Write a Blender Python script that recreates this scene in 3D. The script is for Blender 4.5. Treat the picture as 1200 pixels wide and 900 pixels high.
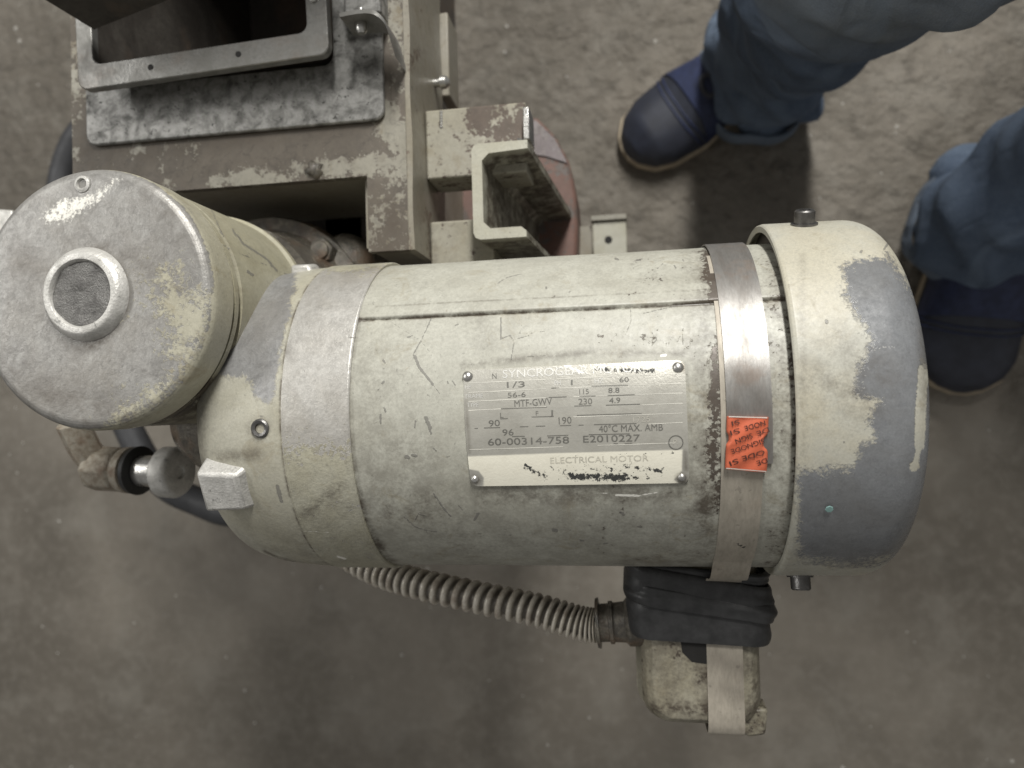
import bpy, bmesh, math, random
import numpy as np
from mathutils import Vector, Matrix
random.seed(7); rng = np.random.default_rng(7)
scene = bpy.context.scene
for o in list(bpy.data.objects): bpy.data.objects.remove(o)
col = scene.collection

# ------------------------------------------------------------------ camera
F = 866.7; NAD = (738.0, 465.0); CZ = 0.95          # focal length in pixels of the photo, point straight below the lens, lens height
dv = np.array([NAD[0]-600, -(NAD[1]-450), -F]); dv /= np.linalg.norm(dv)
Xc = np.array([1., 0, 0]) - dv[0]*dv; Xc /= np.linalg.norm(Xc)
Zc = -dv; Yc = np.cross(Zc, Xc); RW = np.array([Xc, Yc, Zc])       # world = RW @ cam
cam = bpy.data.cameras.new('camera'); camo = bpy.data.objects.new('camera', cam); col.objects.link(camo)
camo.matrix_world = Matrix.Translation((0, 0, CZ)) @ Matrix(RW.tolist()).to_4x4()
cam.sensor_width = 36; cam.lens = 36*F/1200; cam.clip_start = 0.02; cam.clip_end = 100
cam.dof.use_dof = True; cam.dof.focus_distance = 0.335; cam.dof.aperture_fstop = 8.0
scene.camera = camo

# ------------------------------------------------------------------ light
wd = bpy.data.worlds.new('World'); scene.world = wd; wd.use_nodes = True
wd.node_tree.nodes['Background'].inputs[0].default_value = (1.0, .985, .95, 1)
wd.node_tree.nodes['Background'].inputs[1].default_value = 0.235
def area(name, loc, target, sx, sy, power, color, up=(0, 1, 0)):
    l = bpy.data.lights.new(name, 'AREA'); l.shape = 'RECTANGLE'; l.size = sx; l.size_y = sy; l.energy = power; l.color = color
    o = bpy.data.objects.new(name, l); col.objects.link(o)
    z = (Vector(loc)-Vector(target)).normalized(); x = Vector(up).cross(z).normalized(); y = z.cross(x)
    o.matrix_world = Matrix.Translation(loc) @ Matrix((x, y, z)).transposed().to_4x4()
    return o
area('unseen_strip_light', (0.20, 1.35, 1.70), (0.05, 0.1, 0.4), 0.14, 1.0, 43, (1.0, .985, .945))
area('unseen_strip_light', (-1.8, 0.55, 1.9), (-.1, 0.0, 0.4), 0.14, 1.2, 13, (1.0, .99, .96))  # added fill lamp with no known fitting, brightens the left side
scene.view_settings.view_transform = 'Standard'; scene.view_settings.look = 'None'
scene.view_settings.exposure = 0.08; scene.view_settings.gamma = 1.0

# ------------------------------------------------------------------ pixel helpers
YAW = 0.028; Y0 = -0.006; AXH = 0.40; AXZ = CZ-AXH; RM = 0.082
ca, sa = math.cos(YAW), math.sin(YAW)
def at(px, py, h):                       # world point h metres below the lens
    r = RW @ np.array([px-600, -(py-450), -F]); t = -h/r[2]; return np.array([0, 0, CZ])+t*r
def toL(p):                              # world -> machine frame (x along the motor shaft)
    x, y = p[0], p[1]-Y0; return np.array([ca*x+sa*y, -sa*x+ca*y, p[2]])
def M(px, py, h): return toL(at(px, py, h))
def toW(P):
    P = np.asarray(P, float); return np.stack([ca*P[..., 0]-sa*P[..., 1], sa*P[..., 0]+ca*P[..., 1]+Y0, P[..., 2]], -1)
def pix(P):                              # machine-frame points -> photo pixels (used once, to place wear and painted light and shade on surfaces)
    V = (toW(P)-np.array([0, 0, CZ])) @ RW; return 600+F*V[..., 0]/-V[..., 2], 450-F*V[..., 1]/-V[..., 2]
def onmotor(px, py, R):                  # where a pixel meets the motor cylinder: (x, arc length)
    r = RW @ np.array([px-600, -(py-450), -F]); o = toL((0, 0, CZ)); d = toL(r+np.array([0, Y0, 0]))
    oy, oz = o[1], o[2]-AXZ
    a = d[1]**2+d[2]**2; b = 2*(oy*d[1]+oz*d[2]); c = oy*oy+oz*oz-R*R
    q = max(b*b-4*a*c, 0); t = (-b-math.sqrt(q))/(2*a)
    return o[0]+t*d[0], math.atan2(oy+t*d[1], oz+t*d[2])*R
def cyl(x, s, R): return np.array([x, R*math.sin(s/RM), AXZ+R*math.cos(s/RM)])   # s measured at RM

# ------------------------------------------------------------------ materials
class G:
    def __init__(s, name):
        s.m = bpy.data.materials.new(name); s.m.use_nodes = True; s.t = s.m.node_tree; s.t.nodes.clear()
        s.tc = s.t.nodes.new('ShaderNodeTexCoord').outputs['Object']
    def put(s, sock, v):
        if hasattr(v, 'is_output'): s.t.links.new(v, sock)
        elif isinstance(v, (tuple, list)) and len(v) == 3 and sock.type == 'RGBA': sock.default_value = (*v, 1)
        else: sock.default_value = v
    def vec(s, scale=(1, 1, 1), rot=(0, 0, 0)):
        n = s.t.nodes.new('ShaderNodeMapping'); s.t.links.new(s.tc, n.inputs[0]); n.inputs['Scale'].default_value = scale; n.inputs['Rotation'].default_value = rot
        return n.outputs[0]
    def noise(s, scale, detail=4, rough=.55, dist=0, vec=None):
        n = s.t.nodes.new('ShaderNodeTexNoise'); s.t.links.new(vec or s.tc, n.inputs['Vector'])
        n.inputs['Scale'].default_value = scale; n.inputs['Detail'].default_value = detail; n.inputs['Roughness'].default_value = rough; n.inputs['Distortion'].default_value = dist
        return n.outputs['Fac']
    def voro(s, scale, vec=None, feature='F1'):
        n = s.t.nodes.new('ShaderNodeTexVoronoi'); n.feature = feature; s.t.links.new(vec or s.tc, n.inputs['Vector']); n.inputs['Scale'].default_value = scale
        return n.outputs['Distance']
    def attr(s, name):
        n = s.t.nodes.new('ShaderNodeAttribute'); n.attribute_name = name; return n.outputs['Fac']
    def math(s, op, a, b=0., clamp=False):
        n = s.t.nodes.new('ShaderNodeMath'); n.operation = op; n.use_clamp = clamp; s.put(n.inputs[0], a); s.put(n.inputs[1], b); return n.outputs[0]
    def ramp(s, v, lo, hi, a=0., b=1.):
        n = s.t.nodes.new('ShaderNodeMapRange'); n.interpolation_type = 'SMOOTHSTEP'; s.put(n.inputs[0], v)
        for i, q in enumerate((lo, hi, a, b)): n.inputs[i+1].default_value = q
        return n.outputs[0]
    def mix(s, f, a, b, mode='MIX'):
        n = s.t.nodes.new('ShaderNodeMix'); n.data_type = 'RGBA'; n.blend_type = mode; s.put(n.inputs[0], f); s.put(n.inputs[6], a); s.put(n.inputs[7], b); return n.outputs[2]
    def mixf(s, f, a, b):
        n = s.t.nodes.new('ShaderNodeMix'); s.put(n.inputs[0], f); s.put(n.inputs[2], a); s.put(n.inputs[3], b); return n.outputs[0]
    def bump(s, h, strength=.3, dist=.001, normal=None):
        n = s.t.nodes.new('ShaderNodeBump'); s.put(n.inputs['Height'], h); n.inputs['Strength'].default_value = strength; n.inputs['Distance'].default_value = dist
        if normal: s.t.links.new(normal, n.inputs['Normal'])
        return n.outputs[0]
    def out(s, base, rough=.5, metal=0., normal=None, spec=.5):
        p = s.t.nodes.new('ShaderNodeBsdfPrincipled'); o = s.t.nodes.new('ShaderNodeOutputMaterial'); s.t.links.new(p.outputs[0], o.inputs[0])
        s.put(p.inputs['Base Color'], base); s.put(p.inputs['Roughness'], rough); s.put(p.inputs['Metallic'], metal); p.inputs['Specular IOR Level'].default_value = spec
        if normal: s.t.links.new(normal, p.inputs['Normal'])
        return s.m

def worn(name, paint, under, prough=.45, urough=.4, umetal=0., scale=90, amp=.5, speck=.6, base_wear=0., paint2=None, grime=(.07, .055, .04), gamt=.5, ubump=.15, under2=None, scuff=.38, ws=(.47, .54)):
    g = G(name)
    n1 = g.noise(scale, 9, .68); n2 = g.noise(scale*7, 5, .6); n3 = g.noise(22, 5, .6, .6); n4 = g.noise(scale*3.2, 6, .62); n5 = g.noise(scale*1.3, 7, .7, 1.2)
    w = g.math('ADD', g.attr('wear'), base_wear)
    w = g.math('ADD', w, g.math('MULTIPLY', g.math('SUBTRACT', n1, .5), amp*1.7))
    w = g.math('ADD', w, g.math('MULTIPLY', g.math('SUBTRACT', n2, .5), amp*.9))
    wraw = w; fleck = g.noise(scale*4.5, 5, .7)
    w = g.math('ADD', w, g.math('MULTIPLY', g.math('SUBTRACT', fleck, .5), 1.5*amp)); w = g.ramp(w, *ws); edge = g.math('MULTIPLY', g.ramp(wraw, .40, .49), g.math('SUBTRACT', 1., w))
    n6 = g.noise(scale*2.6, 8, .75, 1.5); n7 = g.noise(1500, 3, .7); n8 = g.noise(scale*.55, 9, .72, .8)
    p = g.mix(g.ramp(n3, .35, .68), paint, paint2 or tuple(c*k for c, k in zip(paint, (.86, .84, .78))))
    p = g.mix(g.ramp(n2, .3, .75, 0, .25), p, tuple(c*.62 for c in paint))
    p = g.mix(g.math('MULTIPLY', g.ramp(n4, .66, .71), speck), p, (.085, .08, .07))
    p = g.mix(g.math('MULTIPLY', g.ramp(n5, .64, .74), .35), p, (.24, .17, .10))
    u = g.mix(g.ramp(n5, .35, .7), under, under2 or tuple(c*.68 for c in under))
    u = g.mix(g.ramp(n2, .40, .75, 0, .28), u, tuple(min(1, c*1.45) for c in under))
    u = g.mix(g.ramp(n3, .40, .70, 0, .5), u, tuple(c*k for c, k in zip(under, (.74, .70, .64))))
    p = g.mix(g.ramp(n6, .52, .66, 0, scuff), p, tuple(c_*.60 for c_ in paint)); p = g.mix(g.ramp(n6, .30, .44, scuff*.8, 0), p, tuple(min(1, c_*1.22) for c_ in paint))
    p = g.mix(g.ramp(n8, .54, .66, 0, scuff*1.1), p, (paint[0]*.62, paint[1]*.55, paint[2]*.44))
    p = g.mix(g.math('MULTIPLY', edge, .30), p, (.13, .11, .085))
    u = g.mix(g.ramp(n6, .50, .66, 0, scuff), u, tuple(c_*.55 for c_ in under)); u = g.mix(g.ramp(n8, .30, .46, scuff*.9, 0), u, tuple(min(1, c_*1.35) for c_ in under))
    c = g.mix(w, p, u)
    c = g.mix(g.ramp(n7, .35, .70, 0, .22), c, g.mix(.5, c, (.05, .045, .04)))
    d = g.math('MULTIPLY', g.math('ADD', g.attr('dirt'), gamt*.16), g.ramp(g.math('ADD', n1, g.math('MULTIPLY', n2, .35)), .45, .85, .0, 1.4))
    c = g.mix(g.math('MINIMUM', d, .93), c, grime)
    mk = g.attr('mark')
    mk = g.ramp(g.math('ADD', g.math('ADD', mk, g.math('MULTIPLY', g.math('SUBTRACT', n2, .5), .9)), g.math('MULTIPLY', g.math('SUBTRACT', n6, .5), 1.1)), .52, .74)
    c = g.mix(g.math('MULTIPLY', mk, .75), c, (.155, .148, .135))
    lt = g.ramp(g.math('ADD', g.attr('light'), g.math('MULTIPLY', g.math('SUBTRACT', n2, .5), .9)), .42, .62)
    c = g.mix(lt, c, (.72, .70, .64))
    r = g.mixf(w, prough, urough); r = g.math('ADD', r, g.math('MULTIPLY', g.math('SUBTRACT', n4, .5), .35), True)
    h = g.math('SUBTRACT', g.math('MULTIPLY', n2, ubump), g.math('ADD', g.math('MULTIPLY', w, .4), g.math('MULTIPLY', mk, .5)))
    h = g.math('ADD', h, g.math('MULTIPLY', n3, .8))
    return g.out(c, r, g.math('MULTIPLY', g.math('MULTIPLY', w, umetal), g.math('SUBTRACT', 1., g.math('MINIMUM', d, 1.))), g.bump(h, .55, .0006))

BEIGE = (.462, .456, .395)
m_shell = worn('worn_beige_paint', BEIGE, (.10, .083, .07), umetal=.25, urough=.42, paint2=(.40, .39, .33), speck=.5, gamt=.8, scuff=.45)
m_cover = worn('worn_cover_paint', (.445, .437, .378), (.188, .194, .202), urough=.25, amp=.55, scale=130, ws=(.40, .64), paint2=(.46, .43, .34), speck=.35, ubump=.08, gamt=.4, under2=(.155, .160, .168))
m_bell = worn('worn_bell_paint', (.475, .46, .385), (.35, .348, .345), umetal=.35, ws=(.42, .62), urough=.42, amp=.5, speck=.3, ubump=.4)
m_band = worn('worn_band_paint', (.46, .445, .36), (.56, .545, .51), umetal=.4, urough=.38, amp=.6, speck=.2, ubump=.7, under2=(.44, .425, .395))
m_drum = worn('worn_drum_cover', (.44, .42, .33), (.34, .332, .315), umetal=.35, urough=.42, amp=.8, ws=(.40, .62), speck=.3, ubump=.5, under2=(.215, .208, .196), scuff=.5)
m_dside = worn('worn_drum_side', (.42, .40, .30), (.26, .26, .25), umetal=.4, amp=.6, speck=.5, gamt=.8)
m_frame = worn('rusted_frame_paint', (.285, .27, .225), (.115, .098, .078), urough=.6, scale=45, amp=.9, speck=.9, gamt=.7, under2=(.080, .068, .055), paint2=(.25, .235, .19), scuff=.9)
m_skirt = worn('dusty_frame_side', (.27, .25, .205), (.16, .12, .09), urough=.6, scale=60, amp=.7, speck=.7, gamt=.6)
m_block = worn('rusted_block', (.36, .342, .282), (.120, .092, .073), urough=.65, scale=60, amp=.9, speck=.9, gamt=.6)
m_chan = worn('channel_paint', (.44, .43, .36), (.12, .10, .08), scale=120, amp=.7, speck=1., gamt=.5)
m_box = worn('conduit_box_paint', (.38, .355, .28), (.12, .10, .082), urough=.45, scale=80, amp=.9, speck=.9, gamt=1.0, umetal=.3)
m_red = worn('faded_red_paint', (.165, .088, .068), (.12, .10, .09), scale=30, amp=.9, base_wear=.32, paint2=(.14, .085, .07), speck=.2, gamt=.4, prough=.6)

def steel(name, c1, c2, rough=.38, metal=.85, scale=60, stretch=(1, 1, 1), rust=0., bump=.25, spot=0.):
    g = G(name); v = g.vec(stretch)
    n1 = g.noise(scale, 8, .65, .4, v); n2 = g.noise(scale*8, 4, .6, 0, v); n3 = g.noise(scale*.45, 6, .65)
    c = g.mix(g.ramp(n1, .35, .68), c1, c2)
    c = g.mix(g.ramp(n2, .35, .75, 0, .4), c, tuple(x*.5 for x in c1))
    rs = g.math('MULTIPLY', g.ramp(n3, .48, .66), rust)
    c = g.mix(rs, c, (.16, .095, .055))
    c = g.mix(g.math('MULTIPLY', g.ramp(g.noise(scale*2.3, 6, .7), .60, .66), spot), c, (.035, .033, .03))
    d = g.math('MINIMUM', g.attr('dirt'), 1.); c = g.mix(g.math('MULTIPLY', d, .85), c, (.06, .05, .04))
    mk = g.math('MULTIPLY', g.ramp(g.attr('mark'), .4, .6), .9); c = g.mix(mk, c, (.04, .038, .035))
    mt = g.math('MULTIPLY', g.math('SUBTRACT', 1., rs), metal)
    r = g.math('ADD', rough, g.math('MULTIPLY', g.math('SUBTRACT', n1, .45), .5), True)
    return g.out(c, r, mt, g.bump(g.math('ADD', n2, n1), bump, .0005))
m_plate = steel('brushed_plate_steel', (.32, .315, .30), (.085, .083, .076), .42, .4, 120, spot=.95)
m_flange = steel('dark_flange_steel', (.29, .285, .27), (.19, .185, .17), .38, .6, 60, rust=.25)
m_strap = steel('strap_steel', (.285, .275, .26), (.19, .175, .16), .42, .6, 120, (1, .25, .25), rust=.35, bump=.12)
m_strap_old = steel('strap_faded', (.46, .415, .345), (.37, .335, .275), .5, .15, 90, (1, .3, .3), rust=.15, bump=.15, spot=.3)
m_bolt = steel('bolt_steel', (.20, .195, .19), (.11, .105, .10), .35, .8, 150)
m_bright = steel('bright_steel', (.62, .61, .58), (.42, .41, .39), .28, .9, 120)
m_cast = steel('cast_aluminium', (.68, .665, .63), (.46, .45, .42), .42, .4, 110, bump=.6, spot=.5)
m_brass = steel('tarnished_brass', (.40, .365, .30), (.235, .19, .14), .55, .25, 240, rust=.5, bump=.6, spot=.5)
m_grease = steel('greasy_casting', (.085, .077, .066), (.20, .18, .145), .20, .2, 130, bump=1., rust=.5)
m_pit = steel('boss_recess', (.20, .195, .185), (.115, .11, .105), .38, .45, 150, bump=1.)
m_flex = steel('galvanised_flex', (.78, .73, .64), (.60, .55, .46), .38, .2, 200, rust=.5, bump=.3)
m_chute = steel('chute_dark', (.060, .053, .046), (.085, .076, .065), .55, .3, 40, rust=.3)
m_sole = steel('tan_sole', (.46, .38, .27), (.36, .30, .22), .7, 0., 90)

def plain(name, c, rough=.5, metal=0., var=.3, scale=80, bump=.15, spec=.5):
    g = G(name); n = g.noise(scale, 6, .6); n2 = g.noise(scale*6, 3, .6)
    cc = g.mix(g.ramp(n, .3, .7), c, tuple(x*(1-var) for x in c))
    return g.out(cc, g.math('ADD', rough, g.math('MULTIPLY', g.math('SUBTRACT', n, .5), .25), True), metal, g.bump(n2, bump, .0005), spec)
m_black = plain('black_paint', (.02, .02, .02), .45)
m_hole = plain('dark_hole', (.012, .011, .01), .8)
m_gap = plain('grimy_seam', (.055, .047, .038), .6)
m_tape = plain('black_vinyl_tape', (.045, .045, .046), .46, var=.5, scale=120, bump=.3)
m_hose = plain('grey_rubber_hose', (.045, .046, .05), .55)
m_ink = plain('stamped_ink', (.15, .145, .13), .5)
m_faint = plain('worn_stamp', (.50, .48, .42), .45)
m_emboss = plain('embossed_silver', (.74, .73, .69), .35, .3)
m_lightline = plain('raised_line', (.70, .68, .61), .4)
m_print = plain('label_print', (.06, .025, .02), .6)
m_orange = plain('orange_label', (.60, .135, .065), .5, var=.18, scale=150)
m_white = plain('torn_paper', (.66, .62, .56), .6)
m_leather = plain('navy_leather', (.027, .031, .047), .50, var=.35, scale=60, bump=.2)
m_navy = plain('navy_suede', (.022, .032, .085), .6, var=.4, scale=90)
m_sock = plain('worn_tongue', (.07, .072, .085), .8)

def mk_denim():
    g = G('blue_denim')
    n = g.noise(14, 6, .6, .5); n2 = g.noise(900, 2, .6); n3 = g.noise(60, 5, .65); f = g.attr('fade_lit')
    c = g.mix(g.ramp(n, .3, .7), (.110, .145, .205), (.070, .096, .145))
    c = g.mix(g.math('MULTIPLY', f, g.ramp(n3, .2, .8, .5, 1.)), c, (.23, .245, .25))
    c = g.mix(g.ramp(n2, .4, .7, 0, .35), c, (.22, .26, .31))
    cr = g.noise(8.5, 2.5, .45, .8, g.vec((1, 1, .5))); cr = g.ramp(g.math('ABSOLUTE', g.math('SUBTRACT', cr, .5)), .0, .09)
    cr2 = g.noise(19, 2.5, .45, .6, g.vec((1, 1, .45))); cr2 = g.ramp(g.math('ABSOLUTE', g.math('SUBTRACT', cr2, .52)), .0, .09)
    c = g.mix(g.ramp(cr, .0, .6, .22, 0.), c, (.22, .28, .36))
    nb = g.bump(g.math('ADD', cr, g.math('MULTIPLY', cr2, .3)), .42, .009)
    return g.out(c, .9, 0., g.bump(g.math('ADD', n2, g.math('MULTIPLY', n3, 2.)), .35, .0015, nb), .15)
m_denim = mk_denim()

def mk_floor():
    g = G('stained_shaded_concrete')
    sep = g.t.nodes.new('ShaderNodeSeparateXYZ'); g.t.links.new(g.tc, sep.inputs[0])
    off = g.t.nodes.new('ShaderNodeMapping'); g.t.links.new(g.tc, off.inputs[0]); off.inputs['Location'].default_value = (3.1, 1.7, 0)  # stain offset picked to darken the near floor, standing in for shade there
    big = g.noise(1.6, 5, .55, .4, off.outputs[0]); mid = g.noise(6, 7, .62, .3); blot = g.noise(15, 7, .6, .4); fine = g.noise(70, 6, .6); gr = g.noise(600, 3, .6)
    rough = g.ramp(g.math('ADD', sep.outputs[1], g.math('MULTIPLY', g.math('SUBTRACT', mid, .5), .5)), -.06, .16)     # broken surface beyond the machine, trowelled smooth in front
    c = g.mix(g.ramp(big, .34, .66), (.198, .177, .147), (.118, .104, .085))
    c = g.mix(g.ramp(mid, .42, .66, 0, .42), c, (.088, .078, .063))
    c = g.mix(g.ramp(blot, .48, .68, 0, .35), c, (.24, .224, .193))
    c = g.mix(g.math('MULTIPLY', g.ramp(g.noise(34, 6, .6), .52, .66, 0, .55), rough), c, (.095, .085, .07))
    c = g.mix(g.ramp(fine, .40, .75, 0, .22), c, (.29, .265, .23))
    c = g.mix(g.ramp(gr, .60, .75, 0, .22), c, (.07, .062, .053))
    h = g.math('MULTIPLY', g.math('ADD', g.noise(20, 7, .55), g.math('MULTIPLY', g.noise(55, 5, .6), .4)), g.math('ADD', g.math('MULTIPLY', rough, 1.8), .12))
    n0 = g.bump(h, .8, .012)
    return g.out(c, g.math('ADD', g.ramp(mid, .3, .7, .50, .66), g.math('MULTIPLY', rough, .15)), 0., n0, .35)
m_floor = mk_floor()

# ------------------------------------------------------------------ mesh helpers
class MB:
    def __init__(s): s.v = []; s.f = []
    def add(s, vs, fs):
        k = len(s.v); s.v += [tuple(map(float, p)) for p in vs]; s.f += [tuple(i+k for i in f) for f in fs]; return s
    def box(s, lo, hi):
        (a, b, c), (d, e, f) = lo, hi
        return s.add([(a, b, c), (d, b, c), (d, e, c), (a, e, c), (a, b, f), (d, b, f), (d, e, f), (a, e, f)],
                     [(0, 3, 2, 1), (4, 5, 6, 7), (0, 1, 5, 4), (1, 2, 6, 5), (2, 3, 7, 6), (3, 0, 4, 7)])
    def prism(s, poly, z0, z1):
        n = len(poly)
        if sum(poly[i][0]*poly[(i+1) % n][1]-poly[(i+1) % n][0]*poly[i][1] for i in range(n)) < 0: poly = poly[::-1]
        return s.add([(*p[:2], z0) for p in poly]+[(*p[:2], z1) for p in poly],
                     [tuple(range(n))[::-1], tuple(range(n, 2*n))]+[(i, (i+1) % n, n+(i+1) % n, n+i) for i in range(n)])
    def ringloft(s, rings, caps=True, closed=False):
        n = len(rings[0]); vs = [p for r in rings for p in r]; fs = []
        m = len(rings)
        for i in range(m if closed else m-1):
            a, b = i*n, ((i+1) % m)*n
            fs += [(a+j, a+(j+1) % n, b+(j+1) % n, b+j) for j in range(n)]
        if caps and not closed: fs += [tuple(range(n))[::-1], tuple(range((m-1)*n, m*n))]
        return s.add(vs, fs)
    def lathe(s, o, ax, prof, n=48, caps=True, ref=None):      # prof: (distance along axis, radius)
        ax = np.array(ax, float); ax /= np.linalg.norm(ax); o = np.array(o, float)
        r = np.array(ref if ref is not None else ((0, 0, 1) if abs(ax[2]) < .9 else (1, 0, 0)), float); u = r-r.dot(ax)*ax; u /= np.linalg.norm(u); w = np.cross(ax, u)
        rings = [[o+ax*d+R*(math.cos(t)*u+math.sin(t)*w) for t in np.linspace(0, 2*math.pi, n, endpoint=False)] for d, R in prof]
        return s.ringloft(rings, caps)
    def tube(s, path, rad, n=20, caps=True):
        P = np.array(path, float); T = np.gradient(P, axis=0); T /= np.linalg.norm(T, axis=1)[:, None]
        u = np.cross(T[0], (0, 0, 1)); u = u/np.linalg.norm(u) if np.linalg.norm(u) > .1 else np.array([1., 0, 0])
        rings = []
        for i, (p, t) in enumerate(zip(P, T)):
            u = u-u.dot(t)*t; u /= np.linalg.norm(u); w = np.cross(t, u); R = rad(i/(len(P)-1)) if callable(rad) else rad
            rings.append([p+(R(a) if callable(R) else R)*(math.cos(a)*u+math.sin(a)*w) for a in np.linspace(0, 2*math.pi, n, endpoint=False)])
        return s.ringloft(rings, caps)
    def obj(s, name, mat, parent=None, smooth=35, bevel=0, label=None):
        me = bpy.data.meshes.new(name); me.from_pydata(s.v, [], s.f); return fin(name, me, mat, parent, smooth, bevel, label)
def fin(name, me, mat, parent=None, smooth=35, bevel=0, label=None):
    bm = bmesh.new(); bm.from_mesh(me); bmesh.ops.recalc_face_normals(bm, faces=bm.faces) if len(me.polygons) < 30000 else None; bm.to_mesh(me); bm.free()
    me.materials.append(mat); o = bpy.data.objects.new(name, me); col.objects.link(o); o.parent = parent
    if smooth:
        me.polygons.foreach_set('use_smooth', [True]*len(me.polygons)); me.set_sharp_from_angle(angle=math.radians(smooth))
    if bevel:
        b = o.modifiers.new('bevel', 'BEVEL'); b.width = bevel; b.segments = 2; b.limit_method = 'ANGLE'; b.angle_limit = math.radians(40); b.harden_normals = False
    if label: o['label'] = label
    return o
def spline(pts, n):
    P = np.array(pts, float); k = len(P); t = np.linspace(0, k-1, n); out = []
    for q in t:
        i = min(int(q), k-2); f = q-i; p0, p1, p2, p3 = P[max(i-1, 0)], P[i], P[i+1], P[min(i+2, k-1)]
        out.append(.5*((2*p1)+(-p0+p2)*f+(2*p0-5*p1+4*p2-p3)*f*f+(-p0+3*p1-3*p2+p3)*f**3))
    return np.array(out)
def rrect(x0, y0, x1, y1, r, n=5):
    out = []
    for cx, cy, a in ((x1-r, y1-r, 0), (x0+r, y1-r, 90), (x0+r, y0+r, 180), (x1-r, y0+r, 270)):
        out += [(cx+r*math.cos(math.radians(a+90*i/n)), cy+r*math.sin(math.radians(a+90*i/n))) for i in range(n+1)]
    return out
def thing(name, label, cat, loc=(0, 0, 0), group=None, frame=True):
    o = bpy.data.objects.new(name, None); col.objects.link(o); o['label'] = label; o['category'] = cat; o.empty_display_size = .05
    if group: o['group'] = group
    if frame: o.matrix_world = Matrix.Translation((0, Y0, 0)) @ Matrix.Rotation(YAW, 4, 'Z')
    else: o.location = loc
    return o
# ---- wear, dirt and painted light and shade fields, evaluated on the vertices of a surface
def seg(X, Y, s, soft=1.0):              # (x0,y0,x1,y1,halfwidth)
    x0, y0, x1, y1, w = s; dx, dy = x1-x0, y1-y0; L = dx*dx+dy*dy+1e-9
    t = np.clip(((X-x0)*dx+(Y-y0)*dy)/L, 0, 1); d = np.hypot(X-x0-t*dx, Y-y0-t*dy)
    return np.clip(.5+(w-d)/(2*soft), 0, 1)
def segs(X, Y, L, soft=1.0):
    r = np.zeros_like(X)
    for s in L: r = np.maximum(r, seg(X, Y, s, soft))
    return r
def line(pts, w): return [(*pts[i], *pts[i+1], w) for i in range(len(pts)-1)]
def poly(X, Y, P, soft):                 # soft inside/outside of a polygon
    ins = np.zeros(X.shape, bool); d = np.full(X.shape, 1e9); n = len(P)
    for i in range(n):
        (x0, y0), (x1, y1) = P[i], P[(i+1) % n]
        c = ((y0 > Y) != (y1 > Y)) & (X < (x1-x0)*(Y-y0)/((y1-y0) or 1e-9)+x0); ins ^= c
        dx, dy = x1-x0, y1-y0; t = np.clip(((X-x0)*dx+(Y-y0)*dy)/(dx*dx+dy*dy+1e-9), 0, 1); d = np.minimum(d, np.hypot(X-x0-t*dx, Y-y0-t*dy))
    return np.clip(.5+np.where(ins, d, -d)/(2*soft), 0, 1)
def blobs(X, Y, n, box, smin, smax):
    smin *= .75; smax *= .55
    r = np.zeros_like(X); x0, y0, x1, y1 = box
    for i in range(n):
        cx, cy = rng.uniform(x0, x1), rng.uniform(y0, y1); a = rng.uniform(0, 3.14); l = rng.uniform(smin, smax); w = rng.uniform(.35, .9)*smin
        r = np.maximum(r, seg(X, Y, (cx-l*math.cos(a), cy-l*math.sin(a), cx+l*math.cos(a), cy+l*math.sin(a), w), .9))
    return r
def paint(o, **fields):
    me = o.data; P = np.empty(len(me.vertices)*3, np.float32); me.vertices.foreach_get('co', P); P = P.reshape(-1, 3).astype(float)
    X, Y = pix(P)
    for k, fn in fields.items():
        v = np.clip(fn(X, Y, P), 0, 1.5).astype(np.float32); a = me.attributes.new(k, 'FLOAT', 'POINT'); a.data.foreach_set('value', v)
def dense_lathe(name, prof, mat, parent, dx=.0006, a0=-115, a1=115, da=.0006, dent=None, yoff=0.):
    """surface of revolution about the motor shaft; fine where it faces up, coarse below"""
    P = np.array(prof, float); L = np.concatenate([[0], np.cumsum(np.hypot(*np.diff(P, axis=0).T))]); n = max(int(L[-1]/dx), 4)
    q = np.unique(np.concatenate([np.linspace(0, L[-1], n), L])); px = np.interp(q, L, P[:, 0]); pr = np.interp(q, L, P[:, 1])
    m = int(math.radians(a1-a0)*pr.max()/da); A = np.concatenate([np.linspace(a0, a1, m), np.linspace(a1, a0+360, 20)[1:-1]]); A = np.radians(A)
    V = np.empty((len(q), len(A), 3)); R = pr[:, None]*np.ones(len(A))
    if dent is not None: R = R+dent(px[:, None]*np.ones(len(A)), A[None, :]*np.ones(len(q))[:, None])
    V[..., 0] = px[:, None]; V[..., 1] = yoff+R*np.sin(A); V[..., 2] = AXZ+R*np.cos(A)
    k = len(A); i, j = np.meshgrid(np.arange(len(q)-1), np.arange(k), indexing='ij'); a = i*k+j; b = i*k+(j+1) % k
    Fq = np.stack([a, b, b+k, a+k], -1).reshape(-1, 4)
    return grid_obj(name, V.reshape(-1, 3), Fq, mat, parent)
def grid_obj(name, V, Fq, mat, parent, smooth=40):
    me = bpy.data.meshes.new(name); me.vertices.add(len(V)); me.vertices.foreach_set('co', V.astype(np.float32).ravel())
    me.loops.add(Fq.size); me.loops.foreach_set('vertex_index', Fq.astype(np.int32).ravel()); me.polygons.add(len(Fq))
    me.polygons.foreach_set('loop_start', np.arange(0, Fq.size, 4, dtype=np.int32)); me.update(calc_edges=True); me.validate()
    me.materials.append(mat); me.polygons.foreach_set('use_smooth', np.ones(len(me.polygons), bool)); me.set_sharp_from_angle(angle=math.radians(smooth))
    o = bpy.data.objects.new(name, me); col.objects.link(o); o.parent = parent; return o
def hexpoly(c, r, rot=0): return [(c[0]+r*math.cos(math.radians(60*i+rot)), c[1]+r*math.sin(math.radians(60*i+rot))) for i in range(6)]

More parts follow.
